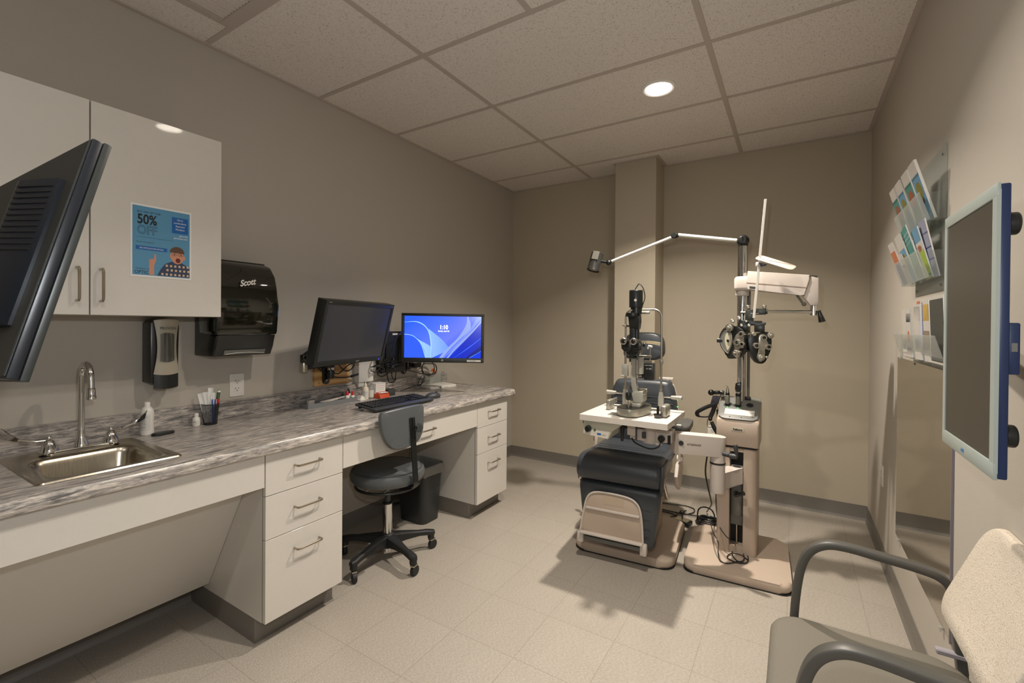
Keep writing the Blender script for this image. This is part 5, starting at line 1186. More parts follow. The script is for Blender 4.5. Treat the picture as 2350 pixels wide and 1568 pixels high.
# microscope arm and body
ym_ = -1.400; xm = 1.655
obj('microscope_arm', MB().prism([(x, z) for x, z in [(xm-.018, zt+.335), (xm+.010, zt+.335), (xm+.008, zt+.22), (xm+.010, zt+.155), (xm+.026, zt+.120), (xm+.045, zt+.12), (xm+.045, zt+.105), (xm+.02, zt+.100), (xm-.004, zt+.118), (xm-.015, zt+.155), (xm-.018, zt+.22)]], .030, XZ2(ym_+.05), bev=.004), gm2, t)
obj('illumination_arm', MB().cyl((xm-.022, ym_+.09, zt+.14), (xm-.022, ym_+.09, zt+.33), .010).box((xm-.03, ym_+.08, zt+.335), (.05, .045, .014), .004, 2).cyl((xm-.02, ym_+.07, zt+.145), (xm-.02, ym_+.04, zt+.145), .011), dgrey, t)
obj('slit_knobs', MB().box((xm+.035, ym_+.04, zt+.135), (.035, .035, .025), .004, 2).cyl((xm+.045, ym_+.03, zt+.14), (xm+.075, ym_+.02, zt+.14), .008, bev=.002).cyl((xm+.04, ym_+.03, zt+.112), (xm+.065, ym_+.02, zt+.112), .008, bev=.002).cyl((xm-.03, ym_+.01, zt+.150), (xm-.03, ym_-.005, zt+.150), .011), satin, t)
obj('pivot_block', MB().box((xm+.03, ym_+.06, zt+.115), (.05, .06, .045), .008, 3).cyl((xm+.03, ym_+.045, zt+.225), (xm+.03, ym_+.045, zt+.315), .017), gm2, t)
# binocular head
zh = at(1450, 785, y=ym_).z
obj('microscope_body', MB().cyl((xm, ym_-.015, zh-.040), (xm, ym_+.075, zh-.040), .040, bev=.006, seg=36).box((xm-.02, ym_+.06, zh-.02), (.030, .035, .19), .003, 2), blk_s, t)
obj('magnifier_wheel', MB().cyl((xm+.047, ym_+.03, zh-.015), (xm+.062, ym_+.03, zh-.015), .012, bev=.002).cyl((xm-.02, ym_+.01, zh-.085), (xm+.02, ym_+.01, zh-.085), .008), blk, t)
for s_, dx in ((-1, -.030), (1, .024)):
    p = TT(xm+dx, ym_-.045, zh)
    obj('eyepiece_housing', MB().prism([(-.028, .004), (-.026, -.028), (-.010, -.046), (.014, -.046), (.028, -.034), (.030, -.004), (.018, .020), (-.012, .022)], .045, Matrix.Translation(p+TT(0, .055, -.008)) @ Matrix(((1, 0, 0, 0), (0, 0, -1, 0), (0, 1, 0, 0), (0, 0, 0, 1))), bev=.006), blk_s, t)
    e0, e1 = p+TT(0, .02, 0), p+TT(.004, -.045, .006)
    ey = obj('eyepiece', MB().cyl(e0, e1, .0195, .0185, seg=32, bev=.003), mat('knurled_dark_metal', '2c2c2a', .3, .5), t)
    d = (e1-e0).normalized()
    obj('eyepiece_ring', MB().lathe([(.012, 0), (.0165, 0), (.0185, -.002), (.0185, -.010), (.017, -.010)], e1+d*.0015, d), satin, ey)
    obj('eyepiece_lens', MB().lathe([(0, .0025), (.006, .002), (.0125, 0), (.0125, -.004), (0, -.004)], e1+d*.0006, d), darkglass, ey)
    text('lettering', 'HAAG-STREIT' if s_ < 0 else '900 BM', .0055, plane_M(p+TT(0, -.0005+.0098, -.036), (1, 0, 0), (0, 0, 1)), labt, t, 'CENTER')
# illumination tower rising behind the eyepieces with the lamp house on top
xt, yt = xm-.012, ym_+.075
z1 = at(1444, 755, y=yt).z; z2 = at(1444, 727, y=yt).z; z3 = at(1444, 720, y=yt).z; z4 = at(1444, 706, y=yt).z; z5 = at(1444, 668, y=yt).z
obj('tower', MB().cyl((xt+.010, yt, zh-.02), (xt+.010, yt, z1+.002), .0145, seg=24).cyl((xt-.018, yt, zh-.02), (xt-.018, yt, z1), .0055).prism([(xt-.026, z1), (xt+.026, z1), (xt+.028, z2+.02), (xt+.030, z2), (xt-.038, z2), (xt-.030, z2+.0)], .045, XZ2(yt+.022), bev=.003), blk_s, t)
obj('tower_collar', MB().cyl((xt-.012, yt, z2), (xt-.012, yt, z3+.004), .040, seg=36, bev=.002).cyl((xt+.006, yt, z3), (xt+.006, yt, z4), .031, seg=32), blk, t)
obj('lamp_house', MB().cyl((xt+.004, yt, z4), (xt+.004, yt, z5), .0375, seg=40, bev=.002), blk_s, t)
obj('lamp_cap', MB().cyl((xt+.004, yt, z5), (xt+.004, yt, z5+.004), .036, seg=40, bev=.001), mgrey, t)
obj('lamp_badge', MB().cyl((xt+.012, yt-.0365, (z4+z5)/2-.008), (xt+.012, yt-.0385, (z4+z5)/2-.008), .0075, seg=20), labm, t)
text('lettering', '10', .013, plane_M((xt-.020, yt-.0345, z4-.022), (1, 0, 0), (0, 0, 1)), labm, t)
obj('filter_lever', MB().cyl((xt-.025, yt, z1+.015), (xt-.052, yt, z1+.017), .005), blk, t)
obj('filter_knob', MB().cyl((xt-.050, yt, z1+.017), (xt-.072, yt, z1+.019), .0065, .005, bev=.001), satin, t)
obj('lamp_cable', MB().tube([at(1457, 666, y=yt), at(1463, 656, y=yt), at(1468, 652, y=yt), at(1476, 662, y=yt), at(1480, 682, y=yt), at(1475, 700, y=yt), at(1469, 718, y=yt), at(1464, 734, y=yt), at(1461, 730, y=yt), at(1464, 715, y=yt+.03), at(1472, 711, y=yt+.05)], .0028, 8, smooth=8), blk, t)
# tonometer
obj('tonometer', MB().b2((1.700, -1.345, 1.012), (1.752, -1.295, 1.106), .003, 2), blk_s, t)
obj('tonometer_drum', MB().cyl((1.702, -1.335, 1.035), (1.690, -1.335, 1.035), .017, seg=24, bev=.002), blk, t)
obj('tonometer_knob', MB().cyl((1.692, -1.335, 1.035), (1.668, -1.335, 1.035), .0085, bev=.002), satin, t)
text('lettering', 'HAAG-STREIT', .0065, plane_M((1.706, -1.3455, 1.092), (1, 0, 0), (0, 0, 1)), whitep, t); text('lettering', 'AT 900', .0095, plane_M((1.713, -1.3455, 1.072), (1, 0, 0), (0, 0, 1)), whitep, t)
obj('tonometer_bracket', MB().b2((1.665, -1.325, 1.135), (1.735, -1.31, 1.148), .002, 1).cyl((1.728, -1.32, 1.106), (1.728, -1.32, 1.190), .003).b2((1.70, -1.335, 1.106), (1.735, -1.305, 1.118)), satin, t)
obj('fixation_knob', MB().cyl((1.722, -1.322, 1.200), (1.742, -1.335, 1.198), .0065, bev=.002).cyl((1.715, -1.32, 1.185), (1.722, -1.322, 1.205), .005), whitep, t)

XF = None
# ---------------------------------------------------------------- phoropter hanging from the arm
sil2 = mat('satin_silver', 'bdb8aa', .3, .85)
t = thing('phoropter', 'black and silver phoropter hanging from chrome rod', 'phoropter', (2.17, -1.06, 1.1))
yr = -1.05
ra, rb = at(1867, 716, y=-.98), at(1752, 715, y=yr)
obj('support_rod', MB().cyl(ra+TT(.012, 0, 0), rb, .0085, seg=20), chrome, t)
obj('rod_clamp', MB().box(((rb+at(1735, 716, y=yr))/2)[:], (.060, .035, .034), .003, 2).box(at(1720, 724, y=yr)[:], (.040, .036, .062), .003, 2).cyl(rb, rb+TT(.02, 0, 0), .014), mat('olive_black_metal', '33352f', .35), t)
obj('clamp_knobs', MB().cyl(at(1717, 709, y=yr), at(1717, 709, y=yr)+TT(0, 0, .020), .012, bev=.002).cyl(at(1754, 708, y=yr), at(1754, 708, y=yr)+TT(0, 0, .018), .011, bev=.002).cyl(at(1700, 717, y=yr), at(1712, 717, y=yr), .006), sil2, t)
text('lettering', 'Reichert', .011, plane_M(at(1723, 721, y=yr-.019), (1, 0, 0), (0, 0, 1)), labm, t)
obj('level_bar', MB().box(at(1722, 742, y=yr)[:], (.115, .036, .026), .004, 2, ).box(at(1743, 753, y=yr-.004)[:], (.050, .034, .046), .004, 2).box(at(1706, 750, y=yr-.004)[:], (.055, .034, .046), .004, 2).box(at(1720, 734, y=yr-.002)[:], (.03, .03, .03), .003, 1).box(at(1746, 743, y=yr-.012)[:], (.05, .012, .014), .003, 1).box(at(1708, 738, y=yr-.014)[:], (.05, .012, .012), .003, 1), blk_s, t)
kn = MB()
for u, v, r in ((1696, 730, .012), (1681, 737, .012), (1719, 747, .009), (1702, 747, .009), (1713, 738, .007)):
    p = at(u, v, y=yr-.02); kn.cyl(p, p+TT(0, -.018, 0), r, r*.9, seg=18, bev=.002)
p = at(1724, 768, y=yr-.02); kn.cyl(p+TT(-.018, .02, -.004), p+TT(.018, -.02, .004), .012, seg=20, bev=.003)
obj('adjusting_knobs', kn, sil2, t)
def face(name, poly, y0_, th, yaw, cu, cv):
    # one lens bank: outline given in photo pixels on its own tilted plane
    o = at(cu, cv, y=yr); d = TT(math.sin(yaw), -math.cos(yaw), 0); xx = TT(math.cos(yaw), math.sin(yaw), 0)
    def loc(u, v):
        q = RX*(u-CX)/FPX+UX*(CY-v)/FPX+FX; k = (o-CAM).dot(d)/q.dot(d); P_ = CAM+q*k-o
        return (P_.dot(xx), P_.z)
    M = Matrix(((xx.x, 0, d.x, o.x), (xx.y, 0, d.y, o.y), (0, 1, 0, o.z), (0, 0, 0, 1)))
    return M, loc
for side, yaw, cu, cv, outl in (('left', -.35, 1682, 782, [(1662, 757), (1670, 750), (1690, 749), (1708, 756), (1714, 775), (1716, 800), (1708, 806), (1700, 820), (1675, 823), (1670, 812), (1659, 799), (1655, 780), (1656, 768)]),
                          ('right', .30, 1745, 798, [(1717, 772), (1735, 766), (1760, 762), (1768, 775), (1767, 800), (1760, 818), (1754, 830), (1748, 834), (1735, 833), (1725, 820), (1717, 800), (1715, 785)])):
    M, loc = face('f', outl, 0, 0, yaw, cu, cv)
    PP = spline([Vector((*loc(*p), 0)) for p in outl], 3, True)
    hs = obj('lens_bank', MB().prism([(p.x, p.y) for p in PP], .050, M @ Matrix.Translation((0, 0, -.030)), bev=.005), blk_s, t)
    L3 = lambda u, v, z: M @ Vector((*loc(u, v), z))
    nz_ = (M @ Vector((0, 0, 1)))-(M @ Vector((0, 0, 0)))
    if side == 'left':
        rings = [(1708, 767, .0145), (1699, 786, .0145), (1710, 790, .012)]; dials = [(1682, 753, .019, .008), (1696, 810, .0165, .006)]; knob = (1706, 808)
        mask = [(1697, 766), (1713, 763), (1712, 780), (1712, 798), (1700, 800), (1704, 812), (1697, 822), (1688, 812), (1692, 795), (1686, 786), (1690, 778)]
    else:
        rings = [(1749, 775, .0145), (1732, 793, .0145), (1760, 796, .0145)]; dials = [(1764, 770, .0165, .007), (1743, 820, .0175, .006)]; knob = (1754, 819)
        mask = [(1740, 770), (1752, 768), (1757, 785), (1766, 796), (1760, 804), (1752, 800), (1752, 815), (1743, 830), (1734, 820), (1738, 803), (1738, 785)]
    MP = spline([Vector((*loc(*p), 0)) for p in mask], 3, True)
    obj('cross_plate', MB().prism([(p.x, p.y) for p in MP], .010, M @ Matrix.Translation((0, 0, .019)), bev=.002), sil2, hs)
    for u, v, r in rings:
        c_ = L3(u, v, .028)
        q = obj('lens_ring', MB().lathe([(r*.62, .014), (r, .014), (r*1.12, .010), (r*1.12, -.004), (r*.62, -.004)], c_, nz_, 28), sil2, hs)
        obj('lens', MB().lathe([(0, .003), (r*.63, .003), (r*.63, -.003), (0, -.003)], c_, nz_, 24), darkglass if (u, v) in ((1710, 790), (1732, 793)) else lensg, q)
    for u, v, r, rr in dials:
        c_ = L3(u, v, .024); obj('dial', MB().cyl(c_, c_+nz_*.020, r, r*.96, seg=32, bev=.002).cyl(c_+nz_*.020, c_+nz_*.036, rr, seg=20, bev=.002), sil2, hs)
    c_ = L3(*knob, .03); obj('crank_knob', MB().cyl(c_, c_+nz_*.026, .0065, seg=16, bev=.002), sil2, hs)
    if side == 'left':
        cres = [Vector((*loc(*p), 0)) for p in ((1670, 759), (1661, 768), (1658, 781), (1661, 795), (1668, 805), (1675, 811), (1677, 806), (1682, 794), (1684, 782), (1683, 769), (1679, 761))]
        dial_ = [Vector((*loc(*p), 0)) for p in ((1673, 764), (1681, 766), (1682, 780), (1681, 791), (1675, 804), (1671, 796), (1668, 783), (1669, 772))]
        ring_ = [M @ Vector((p.x, p.y, .022)) for p in cres]
        obj('dial_recess', MB().prism([(p.x, p.y) for p in spline(cres, 4, True)], .0025, M @ Matrix.Translation((0, 0, .020))), mgrey, hs)
        obj('scale_window', MB().tube(ring_, .0022, 8, smooth=4, closed=True), sil2, hs)
        obj('scale_glass', MB().prism([(p.x, p.y) for p in spline(dial_, 4, True)], .004, M @ Matrix.Translation((0, 0, .0205))), mat('pale_dial_face', 'b9b49c', .3, coat=.5), hs)
        obj('dial_post', MB().cyl(L3(1676, 782, .022), L3(1676, 782, .030), .007, seg=14), blk, hs)
        obj('side_tab', MB().box(at(1650, 782, y=yr)[:], (.022, .012, .022), .002, 1).box(at(1654, 782, y=yr)[:], (.02, .01, .008)), blk, hs)
        obj('cylinder_drum', MB().cyl(L3(1669, 752, -.02), L3(1682, 753, .026), .021, seg=28, bev=.002), blk_s, hs)
# near-point rod and card
r0, r1 = at(1757, 457, y=-1.14), at(1730, 730, y=-1.10)
obj('near_point_rod', MB().box((0, 0, (r1-r0).length/2), (.0125, .004, (r1-r0).length), .001, 1, M=Matrix.Translation(r1) @ frame(r0-r1, (1, 0, 0))), white2, t)
cc = at(1738, 607, y=-1.13)
cdh = obj('card_holder', MB().box(cc[:], (.016, .016, .024), .004, 2), whitep, t)
obj('card_clip', MB().prism(PX([(1742, 603), (1760, 607), (1757, 611), (1746, 613)], -1.13), .02, XZ2(-1.12), bev=.002), blk, cdh)
k0, k1, k2 = at(1735, 597, y=-1.14), at(1772, 595, y=-.98), at(1832, 611, y=-1.02)
cdm = MB(); u0 = (at(1833, 610, z=k0.z-.0)-k0)
cA, cB, cC, cD = at(1731, 597, y=-1.15), at(1775, 593, y=-1.05), at(1835, 610, y=-1.07), at(1778, 613, y=-1.17)
ctr = (cA+cB+cC+cD)/4; ux_ = ((cD-cA)+(cC-cB)).normalized(); uy_ = ((cB-cA)+(cC-cD)).normalized(); uy_ = (uy_-ux_*uy_.dot(ux_)).normalized()
obj('near_card', MB().prism(rrect(.190, .085, .022, 5), .003, plane_M(ctr, ux_, uy_), bev=.001), mat('pale_pink_card', 'dccdc2', .5), cdh)

# ---------------------------------------------------------------- hand instruments in the console wells
def inst(name, label, hx, hy): return thing(name, label, 'instrument', PM @ TT(hx, hy, .012))
def up(h, hx, hy): return (PM @ TT(hx, hy, .010))+TT(0, 0, h)
for nm, lab, hx, hy in (('transilluminator', 'thin silver-tipped hand scope in left console well', -.063, .018), ('ophthalmoscope', 'grey hand scope with black head in middle console well', -.008, .018)):
    t = inst(nm, lab, hx, hy); P0 = up(0, hx, hy)
    obj('handle', MB().cyl(P0, P0+TT(0, 0, .055), .0125, seg=24, bev=.001), mat('ridged_grey_handle', '7a7a70', .35, .4), t)
    obj('collar', MB().cyl(P0+TT(0, 0, .052), P0+TT(0, 0, .070), .0135 if nm[0] == 'o' else .011, seg=24, bev=.002), blk, t)
    obj('sleeve', MB().cyl(P0, P0+TT(0, 0, .006), .0150, seg=24), blk, t)
    if nm[0] == 't':
        obj('nozzle', MB().lathe([(.009, 0), (.0085, .012), (.005, .026), (.0035, .034), (0, .034)], P0+TT(0, 0, .068)), satin, t)
        obj('tip', MB().tube([P0+TT(0, 0, .10), P0+TT(-.002, 0, .106), P0+TT(-.010, 0, .111)], .0022, 8, smooth=3), mgrey, t)
    else:
        obj('neck', MB().cyl(P0+TT(0, 0, .068), P0+TT(0, 0, .080), .0085, .0065), satin, t)
        obj('head', MB().prism([(-.012, 0), (.010, 0), (.016, .015), (.015, .045), (.000, .056), (-.013, .048), (-.016, .02)], .020, Matrix.Translation(P0+TT(0, .010, .078)) @ Matrix(((1, 0, 0, 0), (0, 0, -1, 0), (0, 1, 0, 0), (0, 0, 0, 1))), bev=.003), blk_s, t)
        obj('window', MB().box((P0+TT(.004, -.0105, .122))[:], (.014, .001, .006), M=None), satin, t)

# ---------------------------------------------------------------- head-worn scope hanging at the side of the console
t = thing('headset', 'black head-worn indirect scope hanging left of the console', 'headset', at(1625, 920, y=-.93))
hy = -.95
hp = lambda u, v, y=hy: at(u, v, y=y)
obj('hanger_bar', MB().tube([hp(1658, 905, -.92), hp(1690, 911, -.91)], .0035, 8).box(hp(1657, 908, -.93)[:], (.02, .02, .02), .003, 1), satin, t)
obj('crown_pad', MB().cyl(hp(1646, 905), hp(1645, 897), .019, .020, seg=28, bev=.003).cyl(hp(1652, 900), hp(1662, 902), .012, bev=.003), blk_s, t)
obj('rear_knob', MB().ball(hp(1632, 901), .018, 24), blk_g, t)
obj('optics_block', MB().prism([(p.x, p.z) for p in [hp(1636, 908), hp(1654, 909), hp(1648, 928), hp(1645, 930), hp(1631, 926)]], .025, XZ2(hy+.012), bev=.003), mat('dark_plum_plastic', '35333c', .35), t)
obj('head_band', MB().tube([hp(1645, 928, -.97), hp(1628, 932, -1.0), hp(1610, 940, -1.02), hp(1600, 947, -1.02), hp(1602, 955, -1.0), hp(1612, 957, -.96), hp(1626, 957, -.94)], .012, 10, smooth=5, sc=(.35, 1)).tube([hp(1640, 930), hp(1637, 942), hp(1630, 958)], .013, 10, smooth=5, sc=(.4, 1)), blk_m, t)
obj('side_pivot', MB().ball(hp(1630, 962), .012, 20), blk_g, t)
obj('battery_arm', MB().tube([hp(1633, 968), hp(1639, 982), hp(1646, 996)], [.010, .0125, .009], 12, smooth=4).tube([hp(1646, 940), hp(1648, 965), hp(1650, 985)], .006, 8, smooth=4), blk_s, t)
obj('head_cord', MB().tube([hp(1644, 930), hp(1648, 942), hp(1648, 960), hp(1651, 985)], .002, 8, smooth=6).tube([hp(1624, 962), hp(1623, 975), hp(1627, 981), hp(1634, 980)], .002, 8, smooth=6), dgrey, t)

# ---------------------------------------------------------------- foot switch and floor cables
t = thing('foot_switch', 'small black foot switch on floor behind exam chair base', 'switch', (1.76, -.74, 0))
fm = Matrix.Translation((1.795, -.73, 0)) @ rotm('Z', -.25)
obj('housing', MB().prism([(-.055, -.038), (.055, -.038), (.05, .038), (-.05, .038)], .026, fm, bev=.003), blk, t)
obj('pedal_plate', MB().box((0, .0, .030), (.09, .06, .004), .001, 1, M=fm), satin, t)
obj('post_knob', MB().cyl((1.790, -.715, .03), (1.790, -.715, .075), .004).cyl((1.790, -.715, .072), (1.790, -.715, .082), .018, .014, bev=.002), blk, t)
def F(u, v, z=.006): return at(u, v, z=z)
def cable2(label, pts, r=.004, sm=8): return solo('cable', label, 'cable', MB().tube(pts, r, 8, smooth=sm), cab, 'cables around the instrument stand')
cable2('black cable hanging from table arm down to the floor coil', [at(1631, 1000, y=-1.22), at(1624, 1040, y=-1.15), at(1619, 1080, y=-1.05), at(1623, 1110, y=-.95), at(1632, 1150, y=-.8), at(1632, 1160, y=-.72), F(1622, 1175, .012)], .0045)
coil = []
for k in range(52):
    a = k*.5; coil.append(TT(1.945+(.078-.0006*k)*math.cos(a)*1.05, -.66+(.062-.0005*k)*math.sin(a), .008+.0009*k))
cable2('thick black cable coiled flat on floor between chair and stand', coil, .0055, 4)
cable2('black cable looping above the floor coil', [F(1600, 1190, .03), at(1603, 1170, y=-.72), at(1615, 1164, y=-.72), at(1632, 1170, y=-.74), at(1640, 1185, y=-.76), F(1638, 1195, .02)], .0045)
cable2('upper black cable running along floor from chair to stand', [F(1512, 1153), F(1545, 1158), F(1572, 1161), F(1592, 1168), F(1592, 1176), F(1580, 1180)], .0035)
cable2('middle black cable from chair past the foot switch', [F(1513, 1168), F(1540, 1174), F(1560, 1178), F(1590, 1183, .012), F(1620, 1187, .008), F(1650, 1190)], .0045)
cable2('lower black cable crossing in front of foot switch', [F(1526, 1190), F(1548, 1184), F(1560, 1176, .01), F(1575, 1172, .01)], .0035)
cable2('short black cable stub beside the chair base', [F(1513, 1172), F(1535, 1177), F(1550, 1183), F(1562, 1192)], .004)
cable2('long thin black cable sweeping from column to coil on stand base', [at(1643, 1130, y=-1.0), at(1644, 1170, y=-1.02), at(1650, 1205, y=-1.08), at(1664, 1228, y=-1.12), at(1682, 1245, y=-1.14), F(1694, 1258, .056), at(1705, 1262, z=.056), at(1717, 1280, z=.056), at(1712, 1292, z=.056), at(1690, 1291, z=.056), at(1669, 1280, z=.056), at(1678, 1271, z=.058), at(1700, 1274, z=.060), at(1716, 1285, z=.058)], .0028)
cable2('black cable trailing from behind column over front of stand base', [at(1628, 1190, y=-.9), at(1636, 1220, y=-1.14), at(1648, 1245, y=-1.22), at(1648, 1268, z=.056), at(1652, 1286, z=.056), at(1668, 1293, z=.056), at(1690, 1290, z=.058), at(1705, 1288, z=.058)], .0028)
cable2('small black loop lying on stand base near the column', [at(1683, 1262, z=.056), at(1680, 1272, z=.058), at(1690, 1286, z=.058), at(1702, 1290, z=.060), at(1708, 1278, z=.060), at(1700, 1262, z=.062), at(1692, 1256, z=.060)], .0028)
# ================================================================== right wall
mir_m = mat('mirror_silvering', 'c9c4ba', .02, 1)
t = thing('wall_mirror', 'frameless mirror mounted low on right wall under the racks', 'mirror', (W, -1.46, .31))
obj('glass', MB().b2((W-.0055, -1.925, .312), (W-.0005, -1.02, 1.172), .0008, 1), mir_m, t)
obj('edge', MB().b2((W-.007, -1.931, .310), (W-.0005, -1.925, 1.174)), mat('violet_grey_edge', '77717a', .3), t)
for y_, z_ in ((-1.10, 1.176), (-1.84, .306), (-1.10, .306), (-1.84, 1.176)): obj('clip', MB().box((W-.006, y_, z_), (.012, .012, .018), .002, 1), clear2, t)

def brochure(name, label, y0_, y1_, z0_, h_, x0_, lean, cols, group, th=.004, tilt=0):
    # a leaflet leaning out from the wall; cols: list of (v0, v1, material) bands and (u, v, ru, rv, material) pictures
    d = Vector((-math.sin(lean), 0, math.cos(lean))); n = Vector((-math.cos(lean), 0, -math.sin(lean)))
    o = Vector((x0_, y0_, z0_)); ax = Vector((0, -1 if y1_ < y0_ else 1, 0))
    Mx = plane_M(o, ax, d); w_ = abs(y1_-y0_)
    if tilt: Mx = Mx @ Matrix.Translation((w_/2, 0, 0)) @ rotm('Z', tilt) @ Matrix.Translation((-w_/2, 0, 0))
    t = thing(name, label, 'leaflet', o, group=group)
    sgn = 1 if (Mx.to_3x3() @ Vector((0, 0, 1))).x < 0 else -1
    obj('pages', MB().box((w_/2, h_/2, -sgn*th/2), (w_, h_, th), M=Mx), paper, t)
    for q in cols:
        if len(q) == 3: obj('cover_band', MB().box((w_/2, h_*(q[0]+q[1])/2, sgn*.0003), (w_-.001, h_*(q[1]-q[0]), .0006), M=Mx), q[2], t)
        else: obj('cover_picture', MB().prism([(w_*q[0]+w_*q[2]*math.cos(a), h_*q[1]+h_*q[3]*math.sin(a)) for a in [2*PI*k/20 for k in range(20)]], sgn*.0009, Mx), q[4], t)
    return t
pw = mat('print_white', 'b5b0a8', .5); teal = mat('print_teal', '3f7d76', .45); sky = mat('print_sky_blue', '5a87a3', .45); rust = mat('print_rust', '8f4f38', .45); olive = mat('print_olive_gold', '757032', .45)
yel = mat('print_yellow', 'aaa25c', .45); lime = mat('print_lime', '93a73c', .45); orn = mat('print_orange', 'b26a48', .45); lav = mat('print_lavender_grey', '83869a', .45); ind = mat('print_indigo', '4a558f', .45); dkg = mat('print_dark_green', '37423c', .45); lbl = mat('print_pale_blue', 'a3b0b8', .45); mus = mat('print_mustard', 'b39448', .45); drk = mat('print_dark_brown', '332820', .45)
# clear rack with two tiers
def rack(name, label, y0_, y1_, z0_, z1_, tiers, dep):
    t = thing(name, label, 'rack', (W-.002, (y0_+y1_)/2, z0_))
    obj('back_plate', MB().b2((W-.005, y1_, z0_), (W-.002, y0_, z1_), .0008, 1), clear, t)
    for zb_ in tiers:
        obj('pocket_front', MB().sheet(lambda u, v: Vector((W-.018-dep*(.45+.55*v), y0_+.03+(y1_-y0_-.03)*u, zb_+.095*v)), 2, 2, .002), clear, t)
        obj('pocket_floor', MB().b2((W-.018-dep*.5, y1_, zb_-.002), (W-.004, y0_+.03, zb_)), clear, t)
        for yy in (y0_+.03, y1_): obj('pocket_side', MB().b2((W-.018-dep*.5, yy-.001, zb_), (W-.004, yy+.001, zb_+.09)), clear, t)
    for yy in (y0_-.03, y1_+.04):
        for zz in (z0_+.018, z1_-.03): obj('screw', MB().cyl((W-.005, yy, zz), (W-.008, yy, zz), .0045, seg=12), mgrey, t)
    return t
rack('brochure_rack', 'clear acrylic two-tier rack of colourful leaflets on right wall', -1.38, -1.815, 1.447, 1.945, (1.690, 1.492), .055)
def cvr(a, b): return [(.78, 1, pw), (.0, .78, a), (.5, .52, .36, .15, b), (.5, .36, .22, .07, drk), (.74, .79, yel)]
G1 = 'leaflets in the upper rack tier'
for k, (ya_, yb_, a, b, lab) in enumerate([(-1.80, -1.70, sky, olive, 'rightmost blue and olive leaflet in top tier of rack'), (-1.68, -1.58, teal, rust, 'second leaflet from the right in top tier, teal with rust picture'),
        (-1.545, -1.45, sky, olive, 'third leaflet in top tier, blue with olive picture'), (-1.425, -1.33, teal, rust, 'leftmost teal and rust leaflet in top tier of rack')]):
    brochure('leaflet', lab, yb_, ya_, 1.694, .216, W-.030, .27, cvr(a, b), G1, th=.008 if k in (0, 1) else .004)
G2 = 'leaflets in the lower rack tier'
for q_, (ya_, yb_, z_, h_, ln_, c_, tl, lab) in enumerate([
    (-1.80, -1.71, 1.494, .205, .20, [(.0, 1, lav), (.3, .33, ind), (.5, .53, ind), (.75, .78, ind)], 0, 'lavender grey leaflet at right end of lower tier'),
    (-1.74, -1.64, 1.494, .190, .23, [(.0, .55, lime), (.55, .72, pw), (.72, 1, sky), (.05, .09, teal), (.5, .60, .3, .06, rust)], .05, 'lime green leaflet in the lower tier'),
    (-1.66, -1.56, 1.494, .215, .26, [(.0, 1, teal), (.7, .72, lbl), (.78, .80, lbl), (.86, .88, lbl)], .12, 'teal striped leaflet fanned out in lower tier'),
    (-1.56, -1.46, 1.494, .200, .29, [(.0, .7, sky), (.7, 1, pw), (.5, .45, .36, .16, olive)], .05, 'leaflet with white head and olive picture in lower tier'),
    (-1.50, -1.44, 1.494, .125, .31, [(.0, 1, pw), (.8, .83, lav), (.6, .63, lav)], 0, 'short narrow white leaflet in the lower tier'),
    (-1.44, -1.35, 1.494, .185, .30, [(.0, .5, ind), (.5, .8, orn), (.8, 1, pw), (.12, .15, lbl), (.25, .28, lbl)], 0, 'orange and indigo leaflet at left end of lower tier')]):
    brochure('leaflet', lab, yb_, ya_, z_, h_, W-.016-.0045*q_, ln_, c_, G2, tilt=tl)
# lower rack of booklets
t = rack('booklet_rack', 'clear acrylic rack of booklets above the wall mirror', -1.36, -2.02, 1.146, 1.38, (1.196,), .05)
G3 = 'booklets in the bottom rack'
for (ya_, yb_, z_, h_, x_, c_, lab) in [
    (-2.035, -1.875, 1.200, .215, .046, [(.03, .96, mat('print_charcoal', '3c3c36', .6)), (.96, 1, pw), (0, .03, pw)], 'dark charcoal booklet at right end of bottom rack'),
    (-1.868, -1.79, 1.200, .210, .048, [(.0, 1, pw), (.66, .93, mus), (.18, .5, mat('print_tan', 'b59c7a', .5)), (.14, .17, mus)], 'white booklet with mustard block in bottom rack'),
    (-1.785, -1.755, 1.200, .205, .044, [(.0, 1, ind)], 'thin indigo booklet in bottom rack'),
    (-1.750, -1.66, 1.200, .200, .050, [(.0, 1, pw), (.70, .96, lbl), (.5, .3, .3, .1, lav)], 'white booklet with pale blue block in bottom rack'),
    (-1.655, -1.60, 1.200, .215, .030, [(.0, .95, drk), (.9, 1, orn)], 'dark booklet with orange top in bottom rack'),
    (-1.595, -1.52, 1.200, .190, .050, [(.0, 1, pw), (.72, .90, dkg), (.5, .42, .3, .12, orn), (.05, .22, lbl)], 'white booklet with dark green block in bottom rack'),
    (-1.515, -1.44, 1.200, .190, .050, [(.0, 1, pw), (.06, .1, rust), (.5, .22, .25, .06, lav)], 'plain white booklet at left end of bottom rack')]:
    brochure('booklet', lab, yb_, ya_, z_, h_, W-x_, .04, c_, G3, th=.006)

